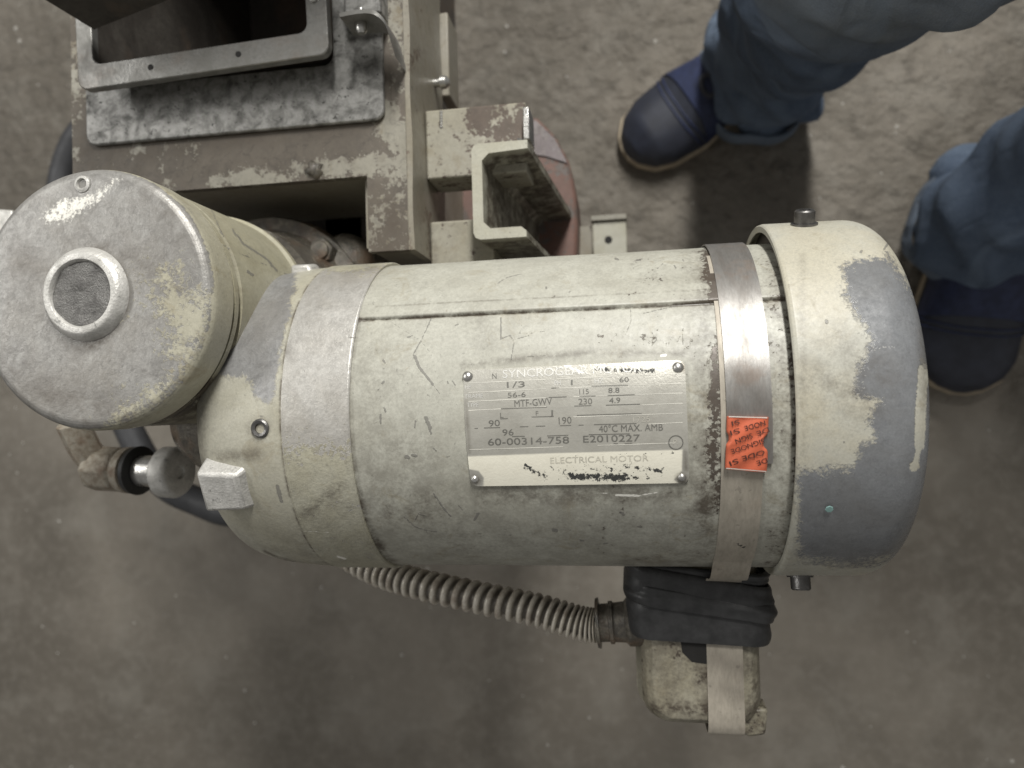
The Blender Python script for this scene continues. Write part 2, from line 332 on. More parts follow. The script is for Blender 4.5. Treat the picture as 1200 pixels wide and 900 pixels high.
# ------------------------------------------------------------------ ground
n = 140; xs = np.linspace(-3, 3, n+1)
fl = MB(); fl.add([(-6, -6, 0), (6, -6, 0), (6, 6, 0), (-6, 6, 0)], [(0, 1, 2, 3)])
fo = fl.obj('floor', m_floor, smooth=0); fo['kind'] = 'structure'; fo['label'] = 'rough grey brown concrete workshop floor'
# pale grit lying on it
gv = MB()
for i in range(260):
    x, y, r = rng.uniform(-.95, .75), rng.uniform(-.65, .75), rng.choice([.0012, .0018, .0026, .004], p=[.5, .3, .15, .05])
    k = [(x+r*rng.uniform(.6, 1.2)*math.cos(t), y+r*rng.uniform(.6, 1.2)*math.sin(t)) for t in np.linspace(0, 6.28, 6, endpoint=False)]
    gv.add([(*p, .0003) for p in k]+[(x, y, r*.6)], [(j, (j+1) % 6, 6) for j in range(6)])
go = gv.obj('grit', plain('pale_grit', (.46, .44, .40), .8), smooth=0); go['kind'] = 'stuff'; go['label'] = 'pale grit and crumbs scattered on the concrete floor'

# ------------------------------------------------------------------ machine the gear motor is bolted to
HF = .42; ZF = CZ-HF
mach = thing('machine_frame', 'rusty beige steel machine frame with open square chute flange on top', 'machine')
xl = M(85, 190, HF)[0]; xr = M(474, 100, HF)[0]; yo = M(430, 206, HF)[1]; yf = M(470, 293, HF)[1]; xo = M(430, 206, HF)[0]; YB = .62
def gridplate(name, P, z0, z1, mat, parent, step=.0022, bevel=.0):
    """flat plate from a rectilinear polygon-like list of rectangles, with a fine top for wear"""
    V = []; Fq = []; base = 0
    for (x0, y0, x1, y1) in P:
        nx, ny = max(int((x1-x0)/step), 1), max(int((y1-y0)/step), 1); gx, gy = np.meshgrid(np.linspace(x0, x1, nx+1), np.linspace(y0, y1, ny+1))
        V.append(np.stack([gx.ravel(), gy.ravel(), np.full(gx.size, z1)], -1)); i, j = np.meshgrid(np.arange(nx), np.arange(ny)); a = (j*(nx+1)+i).ravel()+base
        Fq.append(np.stack([a, a+1, a+nx+2, a+nx+1], -1)); base += gx.size
    return np.concatenate(V), np.concatenate(Fq), base
_a, _b = M(92, 106, .394), M(386, 63, .394); hx0, hx1, hy0 = _a[0]+.006, _b[0]-.007, max(_a[1], _b[1])+.005
rects = [(xl, yo, xr, hy0), (xl, hy0, hx0, .36), (hx1, hy0, xr, .36), (xo, yf, xr, yo), (xl, yf, xl+.045, yo)]
V, Fq, base = gridplate('x', rects, ZF-.006, ZF, None, None)
sides = MB()
outline = [(xl, yf), (xl+.045, yf), (xl+.045, yo), (xo, yo), (xo, yf), (xr, yf), (xr, .36), (xl, .36)]
no = len(outline); V = np.concatenate([V, [(*p, ZF) for p in outline], [(*p, ZF-.006) for p in outline]])
Fq = np.concatenate([Fq, [(base+i, base+no+i, base+no+(i+1) % no, base+(i+1) % no) for i in range(no)]])
top = grid_obj('top_plate', V, Fq, m_frame, mach)
paint(top, wear=lambda X, Y, P: np.clip(.58+.25*poly(X, Y, [(80, 165), (440, 125), (440, 180), (100, 225)], 25)+.12*poly(X, Y, [(450, 0), (476, 0), (476, 130), (450, 130)], 8)
            - .42*segs(X, Y, [(300, 212, 420, 190, 3), (345, 196, 470, 190, 7), (455, 130, 470, 170, 14), (462, 0, 470, 70, 8), (160, 178, 230, 172, 7), (255, 210, 330, 205, 6)], 9), 0, 1),
      dirt=lambda X, Y, P: .55*segs(X, Y, [(100, 178, 440, 142, 10), (455, 60, 460, 130, 4)], 10)+.5*segs(X, Y, [(365, 197, 370, 200, 8), (455, 240, 462, 260, 8)], 6)+.5*np.clip((Y-225)/80, 0, .55)*(X > 400))
rear = MB().box((xl, .372+.03, ZF-.006), (xr, YB, ZF)).obj('rear_plate', m_frame, mach)
paint(rear, wear=lambda X, Y, P: .5+0*X)
# right skirt (vertical leg of the angle), a grid so it can carry wear
SK = .078
nx, nz = 150, 26; gy, gz = np.meshgrid(np.linspace(yf, YB, nx+1), np.linspace(ZF-.0005, ZF-SK, nz+1))
V = np.stack([np.full(gy.size, xr+.0035)+.0004*np.sin(gy.ravel()*90), gy.ravel(), gz.ravel()], -1); V2 = V.copy(); V2[:, 0] -= .005
i, j = np.meshgrid(np.arange(nx), np.arange(nz)); a = (j*(nx+1)+i).ravel(); Fa = np.stack([a, a+nx+1, a+nx+2, a+1], -1); nn = len(V)
per = list(range(nx+1))+[(r+1)*(nx+1)-1 for r in range(1, nz+1)]+list(range(nz*(nx+1)+nx-1, nz*(nx+1)-1, -1))+[r*(nx+1) for r in range(nz-1, 0, -1)]
Fe = np.array([(per[k], per[(k+1) % len(per)], per[(k+1) % len(per)]+nn, per[k]+nn) for k in range(len(per))])
sk = grid_obj('side_skirt', np.concatenate([V, V2]), np.concatenate([Fa, Fa[:, ::-1]+nn, Fe]), m_skirt, mach)
paint(sk, wear=lambda X, Y, P: .22+.3*segs(X, Y, [(476, 0, 477, 300, 1.5), (490, 60, 480, 80, 4), (500, 250, 505, 300, 5)], 5), dirt=lambda X, Y, P: .4*segs(X, Y, [(497, 265, 505, 300, 5)], 6))
MB().box((xl, yf, ZF-SK), (xl+.005, YB, ZF-.007)).obj('left_skirt', m_skirt, mach)
# inner dark body and legs
MB().box((xl+.006, yo+.03, ZF-.34), (xo-.02, YB-.05, ZF-.22)).obj('hopper_body', m_chute, mach)
MB().box((xo-.004, yf+.004, ZF-.20), (xr-.006, yo+.06, ZF-.008)).obj('front_post', m_skirt, mach)
MB().box((xl+.05, yo+.002, ZF-.16), (xo-.006, yo+.008, ZF-.008)).obj('front_web', m_skirt, mach)
for (lx, ly) in ((xo-.055, yo-.002), (xl+.04, YB-.06), (xo-.095, YB-.06), (xl+.03, yo-.002)):
    MB().box((lx-.014, ly-.014, 0), (lx+.014, ly+.014, ZF-.10)).obj('leg', m_skirt, mach)
MB().box((xl+.01, yo-.016, ZF-.17), (xo-.02, yo+.012, ZF-.10)).obj('cross_beam', m_chute, mach)
MB().box((xl+.01, -.05, ZF-.155), (xo-.03, yo-.018, ZF-.135)).obj('gearbox_shelf', m_chute, mach)
# cover plate under the chute flange
HP = .4162; q = [M(101, 171, HP), M(450, 131, HP)]
px0, py0, px1 = q[0][0], min(q[0][1], q[1][1]), q[1][0]
pa = MB(); pr = rrect(px0, py0, px1, YB-.03, .0065); pi_ = rrect(hx0, hy0, hx1, hy0+.175, .0065); kq = len(pr); vs = []
for z in (ZF+.0005, CZ-HP): vs += [(*p_, z) for p_ in pr]+[(*p_, z) for p_ in pi_]
pa.add(vs, [f for i in range(kq) for j in [(i+1) % kq] for f in ((i, j, kq+j, kq+i), (2*kq+i, 2*kq+j, 3*kq+j, 3*kq+i), (i, j, 2*kq+j, 2*kq+i), (kq+i, kq+j, 3*kq+j, 3*kq+i))])
V, Fq, base = gridplate('x', [(px0+.004, py0+.004, px1-.004, .36)], 0, CZ-HP+.0004, None, None)
cp = pa.obj('cover_plate', m_plate, mach, bevel=.0012)
tab = MB()
# chute with flange
HC = .394; ZC = CZ-HC
A, B, C, D = M(92, 106, HC), M(386, 63, HC), M(384, -150, HC), M(90, -100, HC)
fx0, fx1 = A[0], B[0]; fy0 = (A[1]+B[1])/2; rotf = math.atan2(B[1]-A[1], B[0]-A[0])
fl_e = MB(); W = fx1-fx0; HH = .20; wl, wb, wr = .0105, .0145, .0125
def fr(u, v): c, s = math.cos(rotf), math.sin(rotf); return (A[0]+c*u-s*v, A[1]+s*u+c*v)
outer = rrect(0, 0, W, HH, .006, 4); inner = rrect(wl, wb, W-wr, HH-wb, .0055, 4)
k = len(outer); vs = []
for z in (ZC-.006, ZC): vs += [(*fr(*p), z) for p in outer]+[(*fr(*p), z) for p in inner]
fs = []
for i in range(k):
    j = (i+1) % k
    fs += [(i, j, k+j, k+i), (2*k+i, 2*k+j, 3*k+j, 3*k+i), (i, j, 2*k+j, 2*k+i), (k+i, k+j, 3*k+j, 3*k+i)]
flg = MB().add(vs, fs).obj('chute_flange', m_flange, mach, bevel=.0007)
paint(flg, dirt=lambda X, Y, P: 0*X)
for (u, v) in ((.0055, .045), (.048, .0075), (W-.007, .052), (W-.055, .0075), (W-.007, .11), (.0055, .12)):
    p = fr(u, v); MB().lathe((p[0], p[1], ZC-.001), (0, 0, 1), [(0, .0017), (.0013, .0017)], 14).obj('bolt_hole', m_hole, flg)
p = fr(W-.0072, .033); MB().lathe((p[0], p[1], ZC-.001), (0, 0, 1), [(0, .0028), (.0025, .0026), (.0032, .0016)], 10).obj('bolt', m_bright, flg)
# chute walls, open at the top
vs = []; kk = len(inner); inn = [fr(*p) for p in inner]; 
outw = [fr(*p) for p in rrect(wl-.004, wb-.004, W-wr+.004, HH-wb+.004, .007, 4)]
for z in (ZC-.0055, ZC-.20): vs += [(*p, z) for p in inn]+[(*p, z) for p in outw]
fs = []
for i in range(kk):
    j = (i+1) % kk
    fs += [(i, j, 2*kk+j, 2*kk+i), (kk+i, kk+j, 3*kk+j, 3*kk+i), (i, j, kk+j, kk+i), (2*kk+i, 2*kk+j, 3*kk+j, 3*kk+i)]
fs.append(tuple(range(2*kk, 3*kk)))
MB().add(vs, fs).obj('chute', m_chute, mach)
# raised dark flap hinged over the chute
a, b, c, d = M(110, 30, HC-.004), M(-60, -75, .32), M(420, -260, .32), M(384, -80, HC-.004)
def slab(pts, t, ):
    P = np.array(pts, float); nrm = np.cross(P[1]-P[0], P[2]-P[0]); nrm /= np.linalg.norm(nrm); k = len(P)
    return MB().add(list(P)+list(P+nrm*t), [tuple(range(k)), tuple(range(k, 2*k))[::-1]]+[(i, (i+1) % k, k+(i+1) % k, k+i) for i in range(k)])
slab([a, b, c, d], -.003).obj('chute_flap', m_chute, mach, smooth=0)
# latch tab beside the chute
t0, t1 = M(398, 20, .385), M(438, 15, .385); z0 = CZ-HP
lat = MB()
path = [(t0[0], t0[1], CZ-.385), (t0[0]+.6*(t1[0]-t0[0]), t1[1]+.0005, CZ-.385), (t1[0], t1[1]-.001, CZ-.385), (t1[0]+.005, t1[1]-.005, CZ-.388), (t1[0]+.0065, t1[1]-.012, CZ-.393), (t1[0]+.0068, t1[1]-.018, CZ-.40)]
pp = spline(path, 26); r1 = []
for p in pp: r1.append([p+(0, 0, 0), p+(0, .0022, .0003), p+(0, .0022, -.022), p+(0, 0, -.022)])
lat.ringloft(r1); lo = lat.obj('latch_tab', m_flange, mach)
p = M(421, 20, .392); MB().lathe((p[0], p[1]-.008, CZ-.395), (0, 1, 0), [(0, .0022), (.002, .0034), (.006, .0034), (.008, .002), (.014, .002)], 12).obj('bolt', m_bright, lo)
p = M(425, 8, .40); MB().box((p[0]-.012, p[1]-.003, CZ-HP), (p[0]+.010, p[1]+.05, CZ-.402)).obj('spacer', m_plate, lo, bevel=.001)
# weld blob, stud and small screws on the frame
p = M(367, 198, HF-.002)
bl = MB(); rr = [[(p[0]+r*(1+.25*math.sin(5*t+r*900))*math.cos(t), p[1]+r*(1+.25*math.sin(4*t))*math.sin(t), z) for t in np.linspace(0, 6.28, 14, endpoint=False)] for r, z in ((.0055, ZF-.001), (.0052, ZF+.001), (.0035, ZF+.003), (.0012, ZF+.0038))]
bl.ringloft(rr).obj('weld_blob', m_grease, mach)
p = M(425, 141, HF); MB().lathe((p[0], p[1], ZF-.001), (0, 0, 1), [(0, .0016), (.0022, .0014), (.0026, .0008)], 10).obj('screw', m_bolt, mach)
# thin side panel and its screw
p0, p1 = M(527, 112, .50), M(521, 16, .50)
MB().box((xr+.0015, p0[1], CZ-.53), (p0[0], p1[1]+.001, CZ-.50)).obj('side_panel', m_skirt, mach, bevel=.001)
p = M(516, 96, .475); bo = MB(); bo.lathe((xr+.002, p[1], CZ-.476), (1, 0, 0), [(0, .0028), (.006, .0028), (.0065, .0045), (.010, .0042), (.0125, .002)], 14).obj('screw', m_bright, mach)
# cross arm, lower arm
HA = .45; a0, a1 = M(513, 128, HA), M(618, 206, HA)
arm = MB().box((xr+.004, M(545, 207, HA)[1], CZ-HA-.032), (a1[0], M(560, 124, HA)[1], CZ-HA))
armo = arm.obj('cross_arm', m_block, mach, bevel=.0012)
bm = bmesh.new(); bm.from_mesh(armo.data); bmesh.ops.subdivide_edges(bm, edges=bm.edges, cuts=24, use_grid_fill=True); bm.to_mesh(armo.data); bm.free()
paint(armo, wear=lambda X, Y, P: .30+.35*poly(X, Y, [(552, 110), (620, 110), (620, 160), (580, 180), (552, 150)], 12)+.3*poly(X, Y, [(553, 115), (572, 115), (572, 150), (553, 145)], 5)-.5*segs(X, Y, [(598, 125, 603, 140, 3)], 5), dirt=lambda X, Y, P: .25*segs(X, Y, [(580, 135, 600, 150, 9)], 8))
l0, l1 = M(503, 262, .455), M(580, 310, .455)
la = MB().box((xr+.004, l1[1]-.02, CZ-.50), (l1[0], l0[1]+.001, CZ-.455)).obj('lower_arm', m_block, mach, bevel=.0012)
bm = bmesh.new(); bm.from_mesh(la.data); bmesh.ops.subdivide_edges(bm, edges=bm.edges, cuts=14, use_grid_fill=True); bm.to_mesh(la.data); bm.free()
paint(la, wear=lambda X, Y, P: .22+0*X, dirt=lambda X, Y, P: .6*segs(X, Y, [(503, 270, 506, 305, 4)], 5))
for i in range(6):
    p = M(515.5, 131+i*3.4, HA-.001); MB().lathe((p[0]+.0005, p[1], CZ-HA-.001), (0, 0, 1), [(0, .0013), (.0012, .0011), (.0017, .0005)], 8).obj('weld_bead', m_bright, mach)

# ------------------------------------------------------------------ channel upright
ch = thing('channel_upright', 'pale edged steel channel standing upright beside the cross arm', 'bracket')
HCH = .425; c00, c11 = M(552, 169, HCH), M(621, 277, HCH)
x0, y1_, y0_ = c00[0], c00[1], c11[1]; x1 = c11[0]; t = .0062
o_ = [(x0+.004, y1_), (x1, y1_), (x1, y1_-t*.8), (x0+t+.004, y1_-t), (x0+t, y1_-t-.004), (x0+t, y0_+t+.004), (x0+t+.004, y0_+t), (x1-.005, y0_+t), (x1-.002, y0_+t*.6), (x1-.002, y0_), (x0+.004, y0_), (x0+.0012, y0_+.0012), (x0, y0_+.004), (x0, y1_-.004), (x0+.0012, y1_-.0012)]
cm = MB(); zz = np.linspace(CZ-HCH, .045, 40)
cm.ringloft([[(p[0]+.07*(CZ-HCH-z), p[1], z) for p in o_] for z in zz]); co = cm.obj('channel', m_chan, ch, smooth=30)
paint(co, wear=lambda X, Y, P: np.where(P[:, 2] > CZ-HCH-.001, .05, .38), dirt=lambda X, Y, P: np.where(P[:, 2] > CZ-HCH-.001, 0., .75))  # walls below the rim darkened, painting in the channel's inner shade
MB().lathe((x0+t+.0002, (y0_+y1_)/2-.002, CZ-HCH-.022), (1, 0, 0), [(0, .0075), (.0006, .0075)], 20).obj('hole', m_hole, ch)
MB().box((x0+.01, y0_-.015, 0), (x1+.06, y1_+.015, .0445)).obj('foot_plate', m_chan, ch, bevel=.002)
p = M(614, 150, .44); b_ = MB(); b_.lathe((p[0]-.004, p[1]-.006, CZ-.455), (.25, 1, .15), [(0, .006), (.004, .006)], 6); b_.obj('nut', m_bolt, ch)
p = M(617, 142, .44); sl = MB().box((p[0]-.0022, p[1]-.011, CZ-.462), (p[0]+.0018, p[1]+.009, CZ-.44)).obj('clip', m_bright, ch, bevel=.0008)

# ------------------------------------------------------------------ faded red guard
rg = thing('red_guard', 'faded red rounded guard plate low behind the channel upright', 'guard')
HR = .60; P_ = [M(x, y, HR)[:2] for x, y in ((528, 310), (534, 215), (560, 140), (600, 129), (630, 138), (652, 160), (667, 190), (675, 228), (677, 262), (675, 330))]
ro = MB().prism([tuple(p) for p in P_], CZ-HR-.05, CZ-HR).obj('plate', m_red, rg, bevel=.003)
bm = bmesh.new(); bm.from_mesh(ro.data); bm.to_mesh(ro.data); bm.free()
q0, q1 = M(600, 132, HR-.001), M(664, 186, HR-.001)
# grey worn strip along the curved end, a thin sheet on the plate
PS = [M(x, y, HR-.0012)[:2] for x, y in ((598, 133), (629, 142), (650, 163), (665, 191), (640, 183), (606, 178))]
MB().prism([tuple(p) for p in PS], CZ-HR+.0003, CZ-HR+.0014).obj('wear_strip', worn('grey_strip', (.25, .22, .23), (.20, .17, .175), scale=30, amp=.9, base_wear=.4), rg)
pp = M(600, 260, HR); MB().box((pp[0]-.02, pp[1]-.02, 0), (pp[0]+.02, pp[1]+.02, CZ-HR-.05)).obj('post', m_red, rg)
# tab with a hole at its side
b0, b1 = M(694, 262, .63), M(735, 300, .63)
br = thing('angle_tab', 'small pale steel tab with a drilled hole beside the red guard', 'bracket')
tb = MB().box((b0[0], b1[1]-.012, CZ-.636), (b1[0], b0[1]+.001, CZ-.63)).obj('tab', m_chan, br, bevel=.001)
paint(tb, wear=lambda X, Y, P: 0*X+.1)
MB().box((b0[0]-.001, b0[1]+.0015, CZ-.66), (b1[0]+.0005, b0[1]+.006, CZ-.627)).obj('lip', m_frame, br, bevel=.0006)
c_ = M(713, 281, .63); MB().lathe((c_[0], c_[1], CZ-.6305), (0, 0, 1), [(0, .0032), (.0009, .0032)], 18).obj('hole', m_hole, br)
MB().box((M(672, 258, .63)[0], b1[1]-.012, CZ-.640), (b0[0]-.001, b0[1]-.001, CZ-.634)).obj('side_plate', m_skirt, br)
MB().box((b0[0]+.002, b1[1]-.010, 0), (b1[0]-.004, b1[1]+.004, CZ-.637)).obj('stem', m_skirt, br)

# ------------------------------------------------------------------ gearbox with upright drum
gb = thing('gearbox', 'grey and beige drum shaped gearbox with round capped boss and worn cover', 'gearbox')
HD = .30; ZD = CZ-HD; DC = M(105, 350, HD); DR = .0600
def drum_lathe(name, prof, mat, n=300, step=.0012):
    P = np.array(prof, float); L = np.concatenate([[0], np.cumsum(np.hypot(*np.diff(P, axis=0).T))]); q = np.unique(np.concatenate([np.linspace(0, L[-1], max(int(L[-1]/step), 3)), L]))
    z = np.interp(q, L, P[:, 0]); r = np.interp(q, L, P[:, 1]); A = np.linspace(0, 2*math.pi, n, endpoint=False)
    V = np.stack([DC[0]+r[:, None]*np.cos(A), DC[1]+r[:, None]*np.sin(A), z[:, None]*np.ones(n)], -1)
    i, j = np.meshgrid(np.arange(len(q)-1), np.arange(n), indexing='ij'); a = i*n+j; b = i*n+(j+1) % n
    return grid_obj(name, V.reshape(-1, 3), np.stack([a, a+n, b+n, b], -1).reshape(-1, 4), mat, gb)
fil = [(ZD-.0055+.0055*math.sin(t), DR-.0055+.0055*math.cos(t)) for t in np.linspace(0, math.pi/2, 7)]
cap = drum_lathe('drum_cover', [(ZD-.018, DR-.004), (ZD-.018, DR)]+fil+[(ZD+.0004, DR*.7), (ZD, .0002)], m_drum, step=.0008, n=420)
paint(cap, wear=lambda X, Y, P: np.clip(1.0-.80*np.clip((ZD-.0018-P[:, 2])/.0025, 0, 1)-.62*poly(X, Y, [(205, 360), (245, 350), (255, 450), (190, 510), (110, 508), (140, 465), (190, 425)], 30)-.42*poly(X, Y, [(140, 300), (230, 280), (240, 380), (190, 400), (150, 370)], 30), 0, 1),
      dirt=lambda X, Y, P: .75*np.exp(-((np.hypot((X-92)/1., (Y-348)/1.1)-52)/8.)**2)*np.clip(.25+.8*((X-92)*.8+(Y-348)*.5)/60, 0, 1)+.40*segs(X, Y, [(60, 460, 150, 490, 14), (0, 420, 60, 470, 10), (150, 300, 210, 330, 10), (20, 300, 40, 320, 8), (170, 230, 215, 280, 6)], 22)+.5*segs(X, Y, [(96, 300, 124, 288, 3)], 5),
      light=lambda X, Y, P: .58*poly(X, Y, [(40, 255), (70, 228), (110, 222), (130, 205), (150, 205), (125, 235), (110, 245), (80, 265), (55, 268)], 10)+.40*segs(X, Y, [(150, 290, 185, 288, 2), (0, 345, 30, 340, 2), (60, 283, 75, 278, 2), (150, 318, 205, 300, 1)], 4),
      mark=lambda X, Y, P: segs(X, Y, line([(128, 318), (175, 300), (222, 281)], .4), .8)*.62+segs(X, Y, [(96, 217, 99, 215, 3.5)], 1.2)+blobs(X, Y, 26, (140, 380, 240, 490), 1.2, 4)*.7)
sm = [M(205+0, 215, HD)]
bodyprof = [(CZ-.40, DR*.2), (CZ-.40, DR+.0012), (CZ-.396, DR+.0012), (CZ-.3945, DR-.0005), (ZD-.0275, DR-.0008), (ZD-.0268, DR-.0035), (ZD-.0245, DR-.0035), (ZD-.0238, DR-.0006), (ZD-.0205, DR-.0006), (ZD-.0205, .01)]
ds = drum_lathe('drum_body', bodyprof, m_dside)
paint(ds, wear=lambda X, Y, P: .18+.30*np.clip((470-P[:, 2]*0-Y)*0, 0, 1)+.25*segs(X, Y, [(225, 440, 240, 480, 10)], 10),
      dirt=lambda X, Y, P: 1.1*segs(X, Y, [(196, 490, 235, 455, 12)], 14)+.9*np.exp(-((P[:, 2]-(ZD-.0256))/.0012)**2)+.35*np.clip((Y-400)/60, 0, 1),
      mark=lambda X, Y, P: segs(X, Y, line([(236, 275), (262, 288), (300, 305), (338, 322)], .6)+line([(278, 275), (284, 285), (312, 303), (325, 318)], 1.4)+[(272, 268, 276, 276, 1.2), (290, 318, 296, 322, 2), (248, 246, 268, 292, 1.0)], .9)+blobs(X, Y, 40, (235, 215, 330, 400), 1., 3.5)*.8)
# boss ring with sunk plug
BH = .0048; bc = DC+np.array([-.0015, .002, 0])
rp = [(z_, r_*1.06) for z_, r_ in [(ZD-.001, .0205), (ZD+.001, .0200), (ZD+BH-.002, .0186), (ZD+BH-.0005, .0176), (ZD+BH, .0166), (ZD+BH-.0003, .0146), (ZD+BH-.0015, .0137), (ZD+BH-.006, .0134), (ZD+BH-.006, .0120)]]
rg_ = MB(); n = 64; rg_.ringloft([[(bc[0]+r*math.cos(t)-.000, bc[1]+r*math.sin(t), z) for t in np.linspace(0, 6.2832, n, endpoint=False)] for z, r in rp], caps=False)
ring = rg_.obj('boss_ring', m_cast, gb)
pl = MB(); rr = []
for r in np.linspace(.0145, .0004, 12): rr.append([(bc[0]+r*math.cos(t), bc[1]+r*math.sin(t), ZD+BH-.0018+.0008*math.sin(300*r*math.cos(t)+2)*math.sin(340*r*math.sin(t))+rng.uniform(-.0002, .0002)) for t in np.linspace(0, 6.2832, 40, endpoint=False)])
pl.ringloft(rr).obj('sunk_plug', m_pit, ring)
p = M(97, 216, HD); MB().lathe((p[0], p[1], ZD-.001), (0, 0, 1), [(0, .0042), (.0016, .0038), (.0020, .0026), (.0006, .0020), (.0004, .0004)], 16).obj('cover_screw', m_cast, gb)
# greasy flange and casting under the drum
gf = MB().lathe((DC[0]+.004, DC[1]+.004, CZ-.475), (0, 0, 1), [(0, .05), (0, .071), (.010, .0725), (.016, .0705), (.018, .062), (.03, .058), (.06, .056)], 72).obj('lower_flange', m_grease, gb)
p = M(372, 292, .445)
hb = MB(); hb.prism(hexpoly(p, .0085, 12), CZ-.462, CZ-.449); hb.prism([(p[0]+.0062*math.cos(t), p[1]+.0062*math.sin(t)) for t in np.linspace(0, 6.28, 14, endpoint=False)], CZ-.4495, CZ-.4468)
hb.obj('hex_bolt', m_grease, gf, bevel=.0008)
cb = MB(); p = M(412, 298, .46); cb.lathe((p[0]-.01, p[1]-.004, CZ-.50), (0, 0, 1), [(0, .022), (.028, .021), (.036, .017), (.040, .010), (.041, .002)], 24).obj('casting_boss', m_grease, gb)
MB().lathe((DC[0], DC[1], ZF-.136), (0, 0, 1), [(0, .045), (.04, .045), (.083, .05)], 40).obj('pedestal', m_grease, gb)
# worm housing joining drum and motor
MB().lathe((-.262, 0, AXZ-.006), (1, 0, 0), [(0, .012), (.004, .022), (.015, .030), (.04, .034), (.055, .046)], 48).obj('worm_housing', m_grease, gb, smooth=50)
pt = [M(-30, 300, .43), M(-30, 243, .43), M(14, 246, .43), M(13, 300, .43)]
MB().prism([tuple(q[:2]) for q in pt], CZ-.44, CZ-.43).obj('side_lug', m_cast, gb, bevel=.001)
# breather fitting below the drum
HB = .43
def bx_(px, py): return M(px, py, HB)
bf = MB(); p0 = bx_(114, 549); p1 = bx_(242, 553)
axv = (p1-p0)/np.linalg.norm(p1-p0); axv[2] = .12; axv /= np.linalg.norm(axv); LN = np.linalg.norm(p1-p0)
el = MB(); el.lathe(p0-axv*.004, axv, [(0, .003), (.0005, .0115), (.003, .0145), (.022, .0145), (.024, .0125), (.027, .0125)], 8); 
elo = el.obj('breather_elbow', m_brass, gb, bevel=.0012)
vp = bx_(104, 516); MB().tube([p0+(.002, 0, 0), p0*.5+vp*.5+(-.001, .004, .006), vp+(.0, .012, .014)], .0095, 10).obj('riser', m_brass, elo)
MB().lathe(p0+axv*.022, axv, [(0, .011), (.0005, .0145), (.006, .0148), (.0075, .0125)], 28).obj('brass_collar', m_brass, elo)
MB().lathe(p0+axv*.030, axv, [(0, .010), (.0002, .0150), (.0035, .0155), (.0045, .012)], 32).obj('black_washer', m_black, elo)
MB().lathe(p0+axv*.034, axv, [(0, .009), (.001, .0098), (.016, .0098), (.020, .0085)], 32).obj('neck', m_bright, elo)
kn = MB().lathe(p0+axv*.050, axv, [(0, .009), (.001, .0138), (.003, .0158), (.011, .0160), (.0135, .0145), (.0145, .0128), (.0140, .0040), (.0125, .0035), (.0125, .0005)], 40).obj('cap', m_cast, elo)

# ------------------------------------------------------------------ electric motor
mo = thing('electric_motor', 'beige cylindrical electric motor with chipped paint and silver nameplate', 'motor')
XB = -.1245; XC = .0665; RC = .0885
def shell_dent(x, a): return .00025*np.sin(x*60+a*3)*np.sin(a*5+1)
SEAM = math.radians(0)
sx, ss = onmotor(600, 366, RM); seam_a = ss/RM; lip_a = onmotor(600, 353, RM)[1]/RM
def shell_r(x, a):
    r = .00012*np.sin(x*55+a*3)*np.sin(a*5+1)
    a = (a+math.pi) % (2*math.pi)-math.pi
    sh = seam_a+.035*(x+.05)      # lap seam drifts a little
    lap = .0011/(1+np.exp(-(a-sh)/.004))*np.where(a < 2.0, 1, 0)*np.exp(-np.clip(a-sh-.16, 0, 9)*9)
    gr = -.0009*np.exp(-((a-sh+.004)/.006)**2)
    return r+lap+gr*np.clip((x-XB)/.004, 0, 1)
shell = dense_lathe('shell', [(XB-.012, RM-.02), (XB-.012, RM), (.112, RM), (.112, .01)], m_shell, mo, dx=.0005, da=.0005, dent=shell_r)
X_marks = line([(459, 378), (493, 399), (505, 414), (511, 437)], .7)+line([(506, 372), (494, 398), (484, 416)], 1.0)+line([(486, 417), (491, 430), (500, 441), (507, 450)], 2.4)+line([(507, 450), (516, 462)], 1.1)+line([(512, 440), (517, 452), (516, 456)], .6)
X_marks += line([(587, 372), (587, 397)], 1.6)+line([(587, 397), (598, 393), (602, 401), (601, 410), (599, 421)], 1.0)+line([(603, 398), (620, 393)], .7)+line([(612, 377), (609, 391)], .5)+line([(609, 419), (640, 416)], .6)+line([(583, 332), (595, 325), (612, 321)], .7)+line([(617, 391), (640, 388)], .6)
X_marks += [(477, 395, 481, 394, 1.2), (449, 422, 451, 425, 1.8), (465, 432, 466, 437, .8), (448, 449, 450, 447, 1.8), (443, 457, 444, 456, 1.2), (534, 381, 537, 380, 1.4), (530, 446, 534, 452, 1.4), (524, 446, 525, 449, 1.2), (446, 486, 446, 496, 1.8), (450, 478, 452, 482, 1.8), (476, 535, 479, 536, 3.2), (499, 489, 504, 501, 3), (502, 498, 505, 508, 2), (487, 493, 486, 501, 1.3), (483, 533, 488, 534, 2.3), (508, 525, 511, 528, 1.5), (560, 602, 556, 609, 2.2), (727, 600, 731, 603, 2.2), (748, 617, 752, 618, 1.4), (690, 615, 692, 616, 1.4), (680, 633, 684, 634, 1.6), (707, 637, 711, 637, 1.4), (648, 621, 652, 622, 3), (640, 337, 640, 338, 1.6), (721, 303, 724, 304, 2), (746, 305, 750, 305, 1.8), (790, 311, 792, 314, 1.3), (800, 304, 801, 306, 1.2), (770, 315, 778, 308, .7)]
X_marks += line([(739, 360), (739, 377), (735, 388), (732, 393)], .7)+line([(764, 390), (770, 397), (764, 405)], .9)+line([(754, 367), (790, 359), (820, 352)], .7)+line([(800, 385), (800, 410)], .8)+line([(508, 578), (520, 596), (528, 605)], 1.6)+line([(532, 585), (542, 598)], .8)+line([(474, 606), (486, 617), (497, 621), (512, 623)], 1.1)+line([(485, 612), (490, 602), (500, 605)], .9)+line([(577, 626), (599, 627)], .7)+line([(552, 640), (600, 640)], .5)
